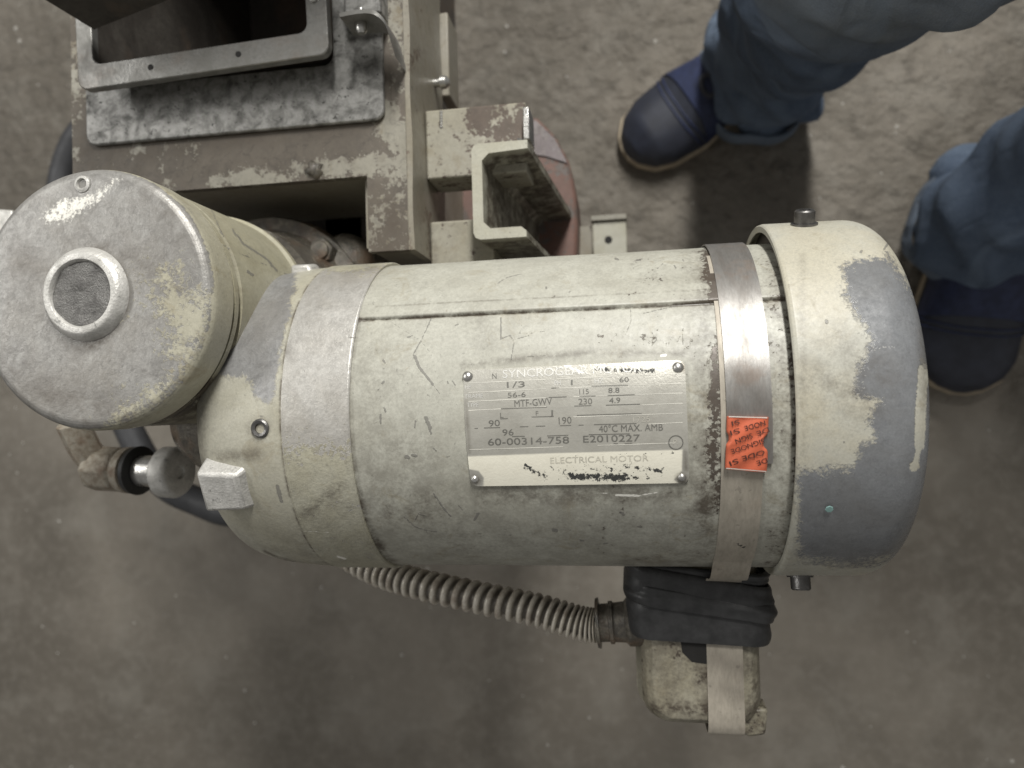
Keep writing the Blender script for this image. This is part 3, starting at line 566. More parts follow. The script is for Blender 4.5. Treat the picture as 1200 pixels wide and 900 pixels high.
def shell_wear(X, Y, P):
    w = np.zeros_like(X)
    w = np.maximum(w, .9*segs(X, Y, [(836, 282, 838, 345, 9), (845, 345, 842, 600, 4.0), (838, 410, 836, 560, 8), (834, 300, 836, 325, 12)], 20))
    w = np.maximum(w, .95*segs(X, Y, [(926, 280, 936, 480, 7), (936, 480, 935, 660, 6)], 20))
    w = np.maximum(w, .30+.12*segs(X, Y, [(912, 290, 915, 660, 8)], 20)) * 1.0
    w = np.where(X < 700, w*.6, w)
    w = np.maximum(w, .55*segs(X, Y, [(735, 347, 745, 343, 3), (640, 350, 650, 347, 2)], 4))
    return w
def shell_dirt_shade(X, Y, P):
    d = .55*segs(X, Y, line([(545, 428), (620, 419), (700, 413), (800, 414)], 2.), 5)+.30*poly(X, Y, [(560, 568), (800, 566), (800, 584), (700, 590), (560, 592)], 6)
    d = d+.65*segs(X, Y, line([(416, 372), (405, 430), (403, 480), (412, 560), (430, 620), (460, 660)], 4), 5)
    d = d+.22*segs(X, Y, [(430, 560, 560, 640, 40), (600, 620, 820, 610, 26), (430, 420, 440, 560, 14)], 50)+.35*segs(X, Y, [(735, 660, 840, 655, 6), (835, 560, 833, 650, 5)], 12)+.25*segs(X, Y, [(455, 600, 520, 590, 12), (470, 530, 500, 530, 8), (560, 375, 570, 400, 6)], 16)
    d = d+.9*np.exp(-((np.arctan2(P[:, 1], P[:, 2]-AXZ)-(seam_a+.035*(P[:, 0]+.05)-.006))/.010)**2)*(X > 420)+.35*np.exp(-((np.arctan2(P[:, 1], P[:, 2]-AXZ)-(seam_a+.035*(P[:, 0]+.05)+.085))/.006)**2)*(X > 440)
    d = d+.55*segs(X, Y, [(915, 290, 918, 655, 9), (826, 300, 824, 600, 8)], 22)+.30*segs(X, Y, [(900, 510, 925, 525, 8)], 8)  # band beside the cover: grime plus the rim's shadow line, painted in
    return d
paint(shell, wear=shell_wear, dirt=shell_dirt_shade, mark=lambda X, Y, P: np.maximum(segs(X, Y, [(*q[:4], q[4]*.75) for q in X_marks], .8), .75*np.maximum(blobs(X, Y, 60, (425, 400, 545, 640), .9, 3), blobs(X, Y, 70, (560, 575, 840, 655), .8, 2.2))),
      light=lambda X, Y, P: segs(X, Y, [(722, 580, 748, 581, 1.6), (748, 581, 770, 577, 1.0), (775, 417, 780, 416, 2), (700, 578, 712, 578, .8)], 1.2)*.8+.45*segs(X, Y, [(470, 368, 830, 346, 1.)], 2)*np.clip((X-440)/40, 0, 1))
# machined band
bandp = [(XB-.0005, RM-.004), (XB, RM+.0004), (XB, RM+.0012), (XB-.0008, RM+.0018), (-.1563, RM+.0018), (-.1567, RM+.0011), (-.1573, RM+.0011)]
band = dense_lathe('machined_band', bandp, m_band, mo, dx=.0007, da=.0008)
paint(band, wear=lambda X, Y, P: np.clip(.95-(Y-470)/130, .30, 1)*np.clip(.35+(Y-312)/40, .4, 1), light=lambda X, Y, P: .7*segs(X, Y, [(347, 625, 352, 640, .9), (352, 622, 385, 624, .7), (395, 652, 405, 655, 1.4)], .8),
      dirt=lambda X, Y, P: .12*np.clip((Y-500)/100, 0, 1)+.4*segs(X, Y, [(335, 412, 341, 416, 3), (360, 600, 400, 570, 6), (405, 320, 440, 312, 3)], 6),
      mark=lambda X, Y, P: segs(X, Y, [(408, 395, 418, 396, 1.0)], .8)+blobs(X, Y, 12, (340, 400, 410, 650), .8, 2))
# end bell
pf = [(-.1570, RM-.003), (-.1572, RM+.0009), (-.163, RM+.0009), (-.173, RM+.0002), (-.187, RM-.0016), (-.199, RM-.0055), (-.207, RM-.0120), (-.2115, RM-.0205), (-.2130, RM-.031), (-.2130, .02)]
pfs = spline(pf[1:9], 40); pf = [pf[0]]+[tuple(p) for p in pfs]+[pf[-1]]
bell = dense_lathe('end_bell', pf, m_bell, mo, dx=.0008, da=.0009)
paint(bell, wear=lambda X, Y, P: np.maximum(poly(X, Y, [(348, 312), (322, 322), (275, 362), (252, 400), (246, 430), (250, 442), (290, 438), (298, 468), (318, 472), (326, 430), (335, 380), (345, 345)], 12), .1),
      dirt=lambda X, Y, P: .5*segs(X, Y, [(240, 540, 300, 532, 5), (300, 505, 306, 500, 8), (235, 420, 235, 560, 3)], 8)+.25*np.clip((Y-600)/60, 0, 1)+.8*segs(X, Y, line([(310, 646), (325, 653), (345, 659)], 1.), 1.5)+.6*np.exp(-((P[:, 0]+.1577)/.0007)**2),
      mark=lambda X, Y, P: segs(X, Y, [(274, 396, 276, 394, 2), (325, 570, 330, 588, 2.4), (296, 487, 318, 489, .6)], .9)+blobs(X, Y, 40, (245, 480, 335, 650), .9, 2.4)*.75,
      light=lambda X, Y, P: .7*segs(X, Y, [(262, 447, 268, 447, .8), (250, 550, 256, 546, 1.)], 1.5))
def radial(px, py, R):
    x, s = onmotor(px, py, R); a = s/R; return np.array([x, 0, AXZ]), np.array([0, math.sin(a), math.cos(a)])
def on(px, py, R, lift=0.):
    o, r = radial(px, py, R); return o+r*(R+lift), r
p, r = on(305, 502, RM+.0008); MB().lathe(p-r*.001, r, [(0, .0046), (.0016, .0044), (.0022, .0036), (.0018, .0024), (-.001, .0022), (-.001, .0003)], 16).obj('plug_screw', m_bolt, bell)
p, r = on(265, 447, RM-.0030); MB().lathe(p-r*.001, r, [(0, .0030), (.0014, .0028), (.0018, .0022), (.0010, .0016), (.0010, .0002)], 16).obj('small_rivet', m_cast, bell)
def lug(px, py, R, wx, ws, hgt, name='cast_lug', mat=m_cast, ridge=.35):
    p, r = on(px, py, R); u = np.array([1., 0, 0]); v = np.cross(r, u); v /= np.linalg.norm(v)
    b = [(-wx, -ws), (wx, -ws), (wx, ws), (-wx, ws)]; vs = [p+u*x+v*y-r*.008 for x, y in b]
    t_ = [(-wx*.95, -ws*.80), (wx*ridge, -ws*.72), (wx*ridge, ws*.62), (-wx*.95, ws*.75)]; vs += [p+u*x+v*y+r*hgt for x, y in t_]
    return MB().add(vs, [(0, 3, 2, 1), (4, 5, 6, 7), (0, 1, 5, 4), (1, 2, 6, 5), (2, 3, 7, 6), (3, 0, 4, 7)]).obj(name, mat, bell, bevel=.0016)
lug(276, 568, RM-.003, .0150, .0135, .0068)
lug(362, 312, RM, .0080, .009, .0035)
# fan cover
cp_ = [(XC+.0012, RM+.0035), (XC, RC-.0035), (XC-.0004, RC-.0006), (XC+.0002, RC), (XC+.0016, RC+.0004)]
fr_ = .0175; XE = .1212
cp_ += [(XE-fr_, RC)] + [(XE-fr_+fr_*math.sin(t), RC-fr_+fr_*math.cos(t)) for t in np.linspace(.08, math.pi/2, 16)]+[(XE, .002)]
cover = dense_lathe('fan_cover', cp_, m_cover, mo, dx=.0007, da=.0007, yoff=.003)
prim = [(984, 315), (1000, 305), (1022, 303), (1040, 300), (1052, 318), (1066, 335), (1082, 380), (1100, 420), (1100, 620), (1080, 660), (1040, 655), (1000, 664), (935, 655), (935, 548), (958, 552), (985, 548), (1000, 545), (1008, 522), (1022, 512), (1018, 490), (1030, 470), (1010, 462), (1020, 440), (1012, 420), (1020, 398), (1004, 372), (990, 345)]
paint(cover, wear=lambda X, Y, P: np.clip(poly(X, Y, prim, 20)-.9*segs(X, Y, line([(1082, 432), (1079, 470), (1078, 500), (1077, 522)], 6)+line([(1078, 520), (1073, 543)], 3.5)+[(1072, 546, 1071, 547, 6)], 2.5)+.32*segs(X, Y, [(975, 425, 985, 440, 8), (1070, 310, 1082, 400, 4), (1000, 445, 1030, 440, 16)], 14), 0, 1),
      dirt=lambda X, Y, P: .35*segs(X, Y, [(960, 440, 1010, 470, 14), (980, 400, 1040, 445, 10)], 22)+.3*segs(X, Y, [(1080, 390, 1086, 480, 5), (940, 300, 942, 540, 2)], 5)+.2*segs(X, Y, [(1035, 648, 1000, 660, 5)], 8),
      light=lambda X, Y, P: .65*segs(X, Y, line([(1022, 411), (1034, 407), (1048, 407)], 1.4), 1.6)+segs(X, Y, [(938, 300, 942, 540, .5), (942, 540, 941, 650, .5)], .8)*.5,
      mark=lambda X, Y, P: segs(X, Y, [(968, 376, 969, 378, 2), (1008, 296, 1010, 294, 1.5), (1036, 292, 1040, 286, 1.5), (988, 517, 990, 519, 1.5), (1080, 422, 1085, 430, 3)], .9)+.7*blobs(X, Y, 40, (945, 420, 1040, 540), .9, 2.5))
p, r = on(972, 597, RC); MB().lathe(p-r*.0002, r, [(0, .0017), (.00022, .0015), (.00025, .0003)], 7).obj('paint_spot', plain('teal_spot', (.20, .33, .31), .7), cover)
p, r = on(1070, 548, RC-.006); 
drp = [(1077, 470), (1077, 500), (1076, 525), (1071, 545)]
dm = MB(); ring_ = []
for i, (x_, y_) in enumerate(drp): 
    q, rr_ = on(x_, y_, RC-.012 if i < 3 else RC-.006); 
def capscrew(px, py, R, tilt):
    x, s = onmotor(px, py, R); a = tilt; r = np.array([0, math.sin(a), math.cos(a)]); p = np.array([x, .003, AXZ])+r*(R-.001)
    b = MB().lathe(p, r, [(0, .0022), (.0008, .0062), (.002, .0062), (.002, .0047), (.0075, .0047), (.0082, .0040), (.0082, .0026), (.0050, .0024), (.0050, .0003)], 20).obj('cap_screw', m_bolt, cover)
capscrew(934, 268, RC, math.radians(68)); capscrew(956, 664, RC, math.radians(-78))
MB().lathe((XC+.004, .003, AXZ), (1, 0, 0), [(0, RM-.006), (.0005, RC-.001), (.002, RC-.001)], 96, caps=False).obj('cover_gap', m_gap, cover)

# nameplate, bent round the shell
RP = RM+.0012
npl = [onmotor(*q, RP) for q in ((543, 434), (802, 421.5), (807.5, 566), (552.5, 570))]; npl = [np.array(q)*[1, RM/RP] for q in npl]
def plate_uv(u, v): return (npl[0]*(1-u)+npl[1]*u)*(1-v)+(npl[3]*(1-u)+npl[2]*u)*v
Wp = np.linalg.norm(npl[1]-npl[0]); Hp = np.linalg.norm(npl[3]-npl[0]); rc = .0032
NU, NV = 300, 170; V = []; 
vs_ = np.linspace(0, 1, NV+1)
for v in vs_:
    e = min(v, 1-v)*Hp; ins = (rc-math.sqrt(max(rc*rc-(rc-e)**2, 0))) if e < rc else 0
    for u in np.linspace(ins/Wp, 1-ins/Wp, NU+1): V.append(cyl(*plate_uv(u, v), RP))
V = np.array(V); i, j = np.meshgrid(np.arange(NU), np.arange(NV)); a = (j*(NU+1)+i).ravel(); Fa = np.stack([a, a+NU+1, a+NU+2, a+1], -1)
per = list(range(NU+1))+[(r_+1)*(NU+1)-1 for r_ in range(1, NV+1)]+list(range(NV*(NU+1)+NU-1, NV*(NU+1)-1, -1))+[r_*(NU+1) for r_ in range(NV-1, 0, -1)]
Vs = V[per].copy(); Vs[:, 1] *= (RM-.0004)/RP; Vs[:, 2] = AXZ+(Vs[:, 2]-AXZ)*(RM-.0004)/RP; nb = len(V); m_ = len(per)
Fe = np.array([(per[k], per[(k+1) % m_], nb+(k+1) % m_, nb+k) for k in range(m_)])
def mk_nameplate():
    g = G('nameplate_metal'); n1 = g.noise(150, 7, .65); n2 = g.noise(900, 4, .6); n3 = g.noise(60, 5, .6, .5); wv = g.noise(260, 6, .7, .0, g.vec((.12, 1, 1)))
    c = g.mix(g.ramp(n3, .3, .7), (.54, .525, .47), (.45, .435, .385)); c = g.mix(g.ramp(wv, .4, .7, 0, .35), c, (.41, .40, .365)); c = g.mix(g.ramp(n2, .4, .75, 0, .3), c, (.60, .585, .53))
    w = g.attr('wear'); cw = g.mix(g.ramp(n1, .4, .75, 0, .5), (.76, .73, .62), (.68, .645, .54)); c = g.mix(w, c, cw)
    mk = g.ramp(g.math('ADD', g.attr('mark'), g.math('MULTIPLY', g.math('SUBTRACT', g.noise(520, 6, .75), .5), 1.5)), .50, .56); c = g.mix(mk, c, (.045, .045, .042))
    c = g.mix(g.math('MULTIPLY', g.attr('dirt'), g.ramp(n1, .3, .7, .4, 1.)), c, (.16, .14, .11))
    lt = g.ramp(g.math('ADD', g.attr('light'), g.math('MULTIPLY', g.math('SUBTRACT', n1, .5), .8)), .45, .6); c = g.mix(lt, c, (.80, .79, .75))
    mt = g.math('MULTIPLY', g.math('SUBTRACT', 1., w), .45)
    return g.out(c, g.mixf(w, .34, .5), mt, g.bump(g.math('ADD', n2, g.math('MULTIPLY', n3, 2.)), .25, .0003))
plate = grid_obj('nameplate', np.concatenate([V, Vs]), np.concatenate([Fa, Fe]), mk_nameplate(), mo)
paint(plate, wear=lambda X, Y, P: poly(X, Y, [(546, 535), (650, 531), (800, 527), (799, 552), (790, 562), (805, 575), (566, 575), (567, 560), (561, 552), (546, 549)], .8),
      mark=lambda X, Y, P: np.maximum.reduce([.62*segs(X, Y, [(613, 550, 617, 546, 3), (617, 546, 640, 560, 5), (632, 545, 630, 555, 1), (745, 548, 775, 552, 5), (755, 553, 760, 560, 3), (770, 540, 783, 553, 2.5), (730, 555, 748, 560, 4), (665, 558, 735, 560, 7), (690, 545, 740, 544, 2), (648, 535, 790, 531, 1.2), (596, 533, 610, 534, .8)], 5),
                                             .60*segs(X, Y, [(700, 433, 765, 434, 5), (738, 437, 765, 437, 4)], 5), .46*poly(X, Y, [(640, 538), (775, 534), (785, 565), (600, 565)], 16)]),
      dirt=lambda X, Y, P: .9*segs(X, Y, [(555, 562, 558, 563, 5), (798, 560, 801, 563, 6), (803, 530, 804, 550, 2), (546, 470, 550, 530, .8), (800, 430, 802, 432, 5)], 3)+.12*segs(X, Y, [(540, 500, 800, 500, 20)], 20),
      light=lambda X, Y, P: segs(X, Y, [(664, 429, 672, 433, 2.2), (672, 432, 684, 437, 1.8)], 3)*.8+.45*segs(X, Y, [(545, 434, 800, 422, .4), (552, 568, 806, 565, .5), (804, 440, 806, 500, .4)], .8))  # strokes by the top edge paint a sparkle of light; the rest are pale edges
fontdata = None
def text_mesh(txt):
    cu = bpy.data.curves.new('t', 'FONT'); cu.body = txt; cu.size = 1; cu.resolution_u = 3
    o = bpy.data.objects.new('t', cu); col.objects.link(o); dg = bpy.context.evaluated_depsgraph_get(); me = bpy.data.meshes.new_from_object(o.evaluated_get(dg))
    bpy.data.objects.remove(o); bpy.data.curves.remove(cu)
    v = np.array([q.co[:2] for q in me.vertices]); f = [tuple(p.vertices) for p in me.polygons]; bpy.data.meshes.remove(me); return v, f
def lettering(txt, x0, y0, x1, y1, hpx, mat, parent, R, bold=0, name='lettering', flip=False):
    v, f = text_mesh(txt); v = v-[v[:, 0].min(), 0]; w = v[:, 0].max(); hh = .70
    a = np.array(onmotor(x0, y0, R))*[1, RM/R]; b = np.array(onmotor(x1, y1, R))*[1, RM/R]; c = np.array(onmotor(x0, y0-hpx, R))*[1, RM/R]
    ux = (b-a)/w; k = np.linalg.norm(c-a)/hh; uy = np.array([-ux[1], ux[0]]); uy = uy/np.linalg.norm(uy)*k
    Q = a+v[:, :1]*ux+v[:, 1:]*uy
    mb = MB(); mb.add([cyl(x, s, R) for x, s in Q], f)
    me = bpy.data.meshes.new(name); me.from_pydata(mb.v, [], mb.f); me.materials.append(mat); o = bpy.data.objects.new(name, me); col.objects.link(o); o.parent = parent; return o
RT = RP+.00012
for t_ in [('N', 577, 444, 582, 443.5, 6.5, m_ink), ('SYNCROGEAR MOTOR', 589, 443, 752, 435.5, 9.5, m_emboss), ('1/3', 594, 454.5, 615, 453.5, 7, m_ink), ('PH', 650, 452, 657, 451.6, 6, m_emboss), ('1', 669, 451, 671, 451, 6, m_ink),
           ('HZ', 697, 449.5, 707, 449, 6, m_emboss), ('B', 689, 450, 694, 450, 6, m_faint), ('60', 726, 448, 737, 447.5, 6, m_ink), ('HP', 545, 456, 552, 455.7, 5, m_emboss), ('FRAME', 546, 467, 566, 466, 5, m_emboss), ('TYPE', 547, 477, 561, 476.5, 5, m_emboss),
           ('56-6', 595, 466, 616, 465, 6, m_ink), ('115', 679, 462, 690, 461.5, 6, m_ink), ('8.8', 713, 460.5, 726, 460, 6, m_ink), ('MTF-GWV', 603, 477, 647, 474, 8, m_ink), ('230', 678, 474, 694, 473.5, 7, m_ink), ('4.9', 714, 472.5, 727, 472, 6.5, m_ink),
           ('L', 586, 489.5, 590, 489.5, 6, m_ink), ('F', 628, 486.8, 631, 486.6, 5, m_ink), ('J', 643.5, 486.5, 648, 486.5, 6, m_ink), ('90', 573, 500, 586, 499, 7.5, m_ink), ('190', 655, 497, 670, 496, 8, m_ink), ('1725', 742, 495, 762, 494, 6.5, m_faint),
           ('96', 589, 510.5, 602, 510, 7.5, m_ink), ('40\u00b0C MAX. AMB', 702, 506.5, 777, 504.5, 8, m_ink), ('60-00314-758', 572, 522, 667, 519.5, 8, m_ink), ('E2010227', 683.5, 518.5, 750, 517, 8, m_ink), ('ELECTRICAL MOTOR', 645, 543, 760, 540, 7, plain('ghost_print', (.63, .60, .51), .5))]:
    lettering(*t_, plate, RT)
def bar(x0, y0, x1, y1, wpx, mat, name='rule_line'):
    a = np.array(onmotor(x0, y0, RT))*[1, RM/RT]; b = np.array(onmotor(x1, y1, RT))*[1, RM/RT]; h = wpx*.00037/2
    q = [(a[0], a[1]-h), (b[0], b[1]-h), (b[0], b[1]+h), (a[0], a[1]+h)]
    return MB().add([cyl(x, s, RT-.00004) for x, s in q], [(0, 1, 2, 3)]).obj(name, mat, plate, smooth=0)
for y in (449, 460, 470.5, 481): bar(549, y, 640, y-4.5, .8, m_lightline)
for (x0, y0, x1, y1) in ((652, 444, 800, 437.5), (652, 455, 800, 449), (672, 465, 800, 460.5), (752, 474.5, 800, 472.5), (752, 486, 800, 484), (672, 488.6, 752, 485.5), (760, 497, 800, 495), (550, 527, 660, 523.5), (700, 522, 792, 519)): bar(x0, y0, x1, y1, .8, m_lightline)
for (x0, y0, x1, y1) in ((587, 479, 641, 477), (646, 454.8, 655, 454.5), (693, 452.7, 736, 451.3), (643, 465.8, 664, 465), (679, 464.5, 698, 464), (712, 463.7, 744, 462.5), (673, 475.8, 693, 475.2), (710, 474.8, 750, 473.6), (676, 486.7, 752, 484.5), (623, 488.6, 649, 488), (586, 490.8, 595, 490.4), (567, 501.5, 586, 501), (609, 500.2, 619, 499.8), (628, 499.5, 639, 499.2), (656, 498.8, 669, 498.4), (678, 498.3, 684, 498.1), (696, 497.6, 746, 496.3), (600, 511.6, 615, 511.2), (641, 510.8, 666, 510), (690, 509.4, 738, 508.3), (719, 520, 724, 519.9), (732, 519.8, 741, 519.5), (556, 502, 560, 501.9)): bar(x0, y0, x1, y1, .9, m_ink)
bar(666.5, 455, 667.5, 478, 1.6, m_lightline); bar(703.5, 454, 704.5, 478, 1.6, m_lightline)
cc = onmotor(792, 518, RT); 
rgm = MB(); th = np.linspace(0, 2*math.pi, 36, endpoint=False)
rgm.add([cyl(cc[0]+.0031*math.cos(t), cc[1]+.0031*math.sin(t), RT) for t in th]+[cyl(cc[0]+.0027*math.cos(t), cc[1]+.0027*math.sin(t), RT) for t in th], [(i, (i+1) % 36, 36+(i+1) % 36, 36+i) for i in range(36)])
rgm.obj('round_emblem', m_ink, plate, smooth=0); lettering('R', 789, 521, 795, 520.7, 6, m_faint, plate, RT)
for i, (x, y) in enumerate(((548, 441), (794.5, 430.5), (799, 560), (556, 562))):
    p, r = on(x, y, RP); rv = .0024 if i < 2 else .0019
    MB().lathe(p-r*.0003, r, [(0, rv*1.05), (.0004, rv), (.0011, rv*.75), (.0015, rv*.4), (.0016, rv*.05)], 18).obj('rivet', m_bright, plate, smooth=60)

# ------------------------------------------------------------------ conduit box on the motor's flank
HX = .405; ZX = CZ-HX
b0 = M(743, 700, HX); b1 = M(901, 845, HX); xb0, xb1 = b0[0], b1[0]; yb0 = b1[1]-.0075; yb1 = -.070
cbx = MB(); rr = []
for z, ins in ((ZX-.055, .0), (ZX-.014, .0), (ZX-.006, .0025), (ZX-.0015, .006), (ZX, .011)):
    rr.append([(*p, z) for p in rrect(xb0+.003+ins, yb0+ins, xb1-.0015-ins, yb1-ins*.2, .014-ins*.4, 6)])
rr.append([(*p, ZX+.0003) for p in rrect(xb0+.022, yb0+.02, xb1-.02, yb1-.005, .006, 6)])
cbo = cbx.ringloft(rr).obj('conduit_box', m_box, mo, smooth=60)
bm = bmesh.new(); bm.from_mesh(cbo.data); bmesh.ops.triangulate(bm, faces=[f for f in bm.faces if len(f.verts) > 4]); bmesh.ops.subdivide_edges(bm, edges=bm.edges, cuts=4, use_grid_fill=True); bm.to_mesh(cbo.data); bm.free()
paint(cbo, wear=lambda X, Y, P: .16+.35*segs(X, Y, [(795, 770, 838, 805, 8), (755, 835, 835, 832, 2.5), (752, 760, 757, 810, 2)], 9), dirt=lambda X, Y, P: .7*segs(X, Y, [(765, 832, 835, 828, 3), (800, 778, 835, 800, 8), (880, 770, 884, 830, 2)], 8)+.25)
rim = []
MB().prism(rrect(xb0, yb0-.0022, xb1+.0008, yb1, .015, 6), ZX-.060, ZX-.030).obj('box_base', m_box, cbo, smooth=60)
p = M(817, 762, HX); MB().prism([(p[0]-.0085, p[1]+.006), (p[0]-.0078, p[1]-.001), (p[0]-.003, p[1]-.006), (p[0]+.004, p[1]-.0068), (p[0]+.010, p[1]-.0055), (p[0]+.010, p[1]+.006)], ZX-.001, ZX+.0007).obj('knockout', m_hole, cbo)
e = M(884, 851, HX+.010); ea = MB().prism([(e[0]-.010, e[1]+.006), (e[0]-.0085, e[1]-.003), (e[0]-.003, e[1]-.0055), (e[0]+.0055, e[1]-.004), (e[0]+.0072, e[1]+.010), (e[0]-.002, e[1]+.010)], ZX-.024, ZX-.0085).obj('box_ear', m_box, cbo, bevel=.0015)
paint(ea, wear=lambda X, Y, P: .40+0*X, dirt=lambda X, Y, P: .6+0*X)
MB().box((xb0+.012, yb1-.002, ZX-.05), (xb1-.012, -.060, ZX-.004)).obj('box_neck', m_gap, cbo)
# connector
HQ = .425; c0, c1 = M(699, 730, HQ), M(745, 728, HQ); cax = (c1-c0)/np.linalg.norm(c1-c0)
cn = MB().lathe(c0, cax, [(0, .006), (.0002, .0135), (.0018, .0140), (.0022, .0105), (.007, .0105), (.0075, .0118), (.0095, .0118), (.010, .0108), (.016, .0112), (.018, .0135), (.026, .0135)], 28).obj('conduit_connector', m_grease, mo)
# ------------------------------------------------------------------ flexible conduit
fc = thing('flexible_conduit', 'ribbed metal flexible conduit running under the motor into its conduit box', 'conduit')
pts = [M(350, 610, .50), M(395, 642, .48), M(440, 668, .464), (M(490, 684, .452)), M(560, 700, .440), M(630, 715, .432), M(680, 730, .427), M(704, 733, .425)]
cpth = spline(pts, 900); sl_ = np.concatenate([[0], np.cumsum(np.linalg.norm(np.diff(cpth, axis=0), axis=1))]); PT = .0058
def flexr(f):
    s = f*sl_[-1]
    def R(a):
        ph = ((s/PT)+a/(2*math.pi)) % 1.0
        return .0064+.0034*(1-min(abs(ph-.45)/.33, 1)**3)
    return R
fx = MB().tube(cpth, flexr, 24); fxo = fx.obj('ribbed_tube', m_flex, fc, smooth=60)
_V = np.array(fx.v).reshape(900, 24, 3); _r = np.linalg.norm(_V-cpth[:, None, :], axis=2).ravel(); _a = fxo.data.attributes.new('dirt', 'FLOAT', 'POINT'); _a.data.foreach_set('value', np.clip((.0088-_r)/.0014, 0, 1).astype(np.float32))  # grooves between the ribs painted dark to deepen their shade
hang = MB().tube(spline([pts[0], pts[0]+(-.03, .02, -.03), pts[0]+(-.06, .06, -.08), pts[0]+(-.06, .10, -.16)], 60), .0085, 14).obj('tube_tail', m_flex, fc)

# ------------------------------------------------------------------ steel strap with label
st = thing('steel_strap', 'flat steel strapping band wrapped round the motor with an orange seal label', 'strap')
RS = RM+.0016; xs0 = onmotor(847, 400, RS)[0]; xs1 = onmotor(900, 400, RS)[0]; SW = xs1-xs0
def strip(name, path, x0f, x1f, th, mat):
    P = np.array(path); T = np.gradient(P, axis=0); T /= np.linalg.norm(T, axis=1)[:, None]; N_ = np.stack([-T[:, 1], T[:, 0]], -1); rings = []
    NX = 14
    for i, (p, nn_) in enumerate(zip(P, N_)):
        f = i/(len(P)-1); a, b = x0f(f), x1f(f); xs_ = np.linspace(a, b, NX)
        topv = [(x, p[0]+nn_[0]*th, p[1]+nn_[1]*th) for x in xs_]; bot = [(x, p[0], p[1]) for x in xs_[::-1]]
        rings.append(topv+bot)
    return MB().ringloft(rings).obj(name, mat, st, smooth=40)
def arc(a0, a1, R, n): return [(R*math.sin(math.radians(a)), AXZ+R*math.cos(math.radians(a))) for a in np.linspace(a0, a1, n)]
aL = math.degrees(onmotor(876, 520, RS)[1]/RS)        # angle under the label
up = strip('upper_band', arc(aL-6, 235, RS, 200)[::-1], lambda f: xs0, lambda f: xs1, .0007, m_strap)
paint(up, dirt=lambda X, Y, P: .45*segs(X, Y, [(848, 480, 900, 480, 3), (860, 430, 890, 470, 8)], 10), mark=lambda X, Y, P: blobs(X, Y, 14, (850, 300, 898, 480), .7, 2.2)*.8)
al = arc(60, -62, RS-.0009, 120)
tl = al[-1]; ex = yb0+.012; ZS = ZX+.0010
tail = spline([tl, ((tl[0]-.012), tl[1]-.016), (yb1-.022, ZS+.0045), (yb1-.040, ZS+.0006), (yb1-.07, ZS+.0002)], 60)[1:]
tail2 = [(y, ZS+.0002) for y in np.linspace(yb1-.07, yb0+.010, 12)][1:]; tail3 = spline([(yb0+.010, ZS+.0002), (yb0+.001, ZS-.002), (yb0-.0032, ZS-.010), (yb0-.004, ZS-.05)], 14)[1:]
lp = list(map(tuple, al))+list(map(tuple, tail))+tail2+list(map(tuple, tail3))
lw = strip('lower_band', lp, lambda f: xs0-.0016-.0022*f, lambda f: xs1-.0040+.0008*f, .0006, m_strap_old)
paint(lw, dirt=lambda X, Y, P: .55*segs(X, Y, [(838, 770, 878, 790, 10), (850, 805, 870, 815, 6)], 14)*(Y > 740)+.1, mark=lambda X, Y, P: segs(X, Y, [(863, 637, 873, 642, 1.2)], 1)+blobs(X, Y, 16, (838, 555, 885, 850), .7, 2.2)*.8)
# label: bent patch with crimp notches
RL = RS+.0013
def lab_x(px, py): return onmotor(px, py, RL)
lc = [lab_x(852, 488), lab_x(901, 489), lab_x(899, 553), lab_x(850, 549)]
rows = 60; nxr = 40; V = []; 
for v in np.linspace(0, 1, rows+1):
    xa = lc[0][0]*(1-v)+lc[3][0]*v; xb = lc[1][0]*(1-v)+lc[2][0]*v; sA = lc[0][1]*(1-v)+lc[3][1]*v; sB = lc[1][1]*(1-v)+lc[2][1]*v
    w = xb-xa; nl = .06*w*math.exp(-((v-.42)/.10)**4); nr = .11*w*math.exp(-((v-.45)/.13)**4)
    for u in np.linspace(0, 1, nxr+1):
        x = xa+nl+(w-nl-nr)*u; s = sA*(1-u)+sB*u; ed = min(u, 1-u); lift = .0012*min(1, ed/.07)**.5-.0012+.00025*math.sin(9*u+14*v)
        a = s/RL; R = RL+.0006+lift; V.append((x, R*math.sin(a), AXZ+R*math.cos(a)))
V = np.array(V); i, j = np.meshgrid(np.arange(nxr), np.arange(rows)); a = (j*(nxr+1)+i).ravel(); Fa = np.stack([a, a+nxr+1, a+nxr+2, a+1], -1)
per = list(range(nxr+1))+[(r_+1)*(nxr+1)-1 for r_ in range(1, rows+1)]+list(range(rows*(nxr+1)+nxr-1, rows*(nxr+1)-1, -1))+[r_*(nxr+1) for r_ in range(rows-1, 0, -1)]
Vs = V[per].copy(); f_ = (RS-.0001)/np.hypot(Vs[:, 1], Vs[:, 2]-AXZ); Vs[:, 1] *= f_; Vs[:, 2] = AXZ+(Vs[:, 2]-AXZ)*f_; nb = len(V); m_ = len(per)
Fe = np.array([(per[k], per[(k+1) % m_], nb+(k+1) % m_, nb+k) for k in range(m_)])
lab = grid_obj('seal_label', np.concatenate([V, Vs]), np.concatenate([Fa, Fe]), m_orange, st); lab['label'] = 'orange printed label over the strap seal'
RLT = RL+.0010
for (txt, x0, y0, x1, y1, h) in (('SI', 866, 491.5, 857, 494, 5.5), ('NODE', 896, 492.5, 872, 499.5, 6), ('SI', 866, 501.5, 855, 505, 6), ('DE', 900, 500.5, 886, 506, 6), ('SIGN', 880.5, 507.5, 861, 515, 6), ('SIGNODE', 894.5, 513.5, 856, 527, 6), ('ODE', 895, 527, 869, 535, 6), ('SI', 864, 537, 854, 541, 6), ('DE', 898, 536.5, 886, 540.5, 6)):
    o = lettering(txt, x0, y0, x1, y1, h, m_print, lab, RLT, name='print')
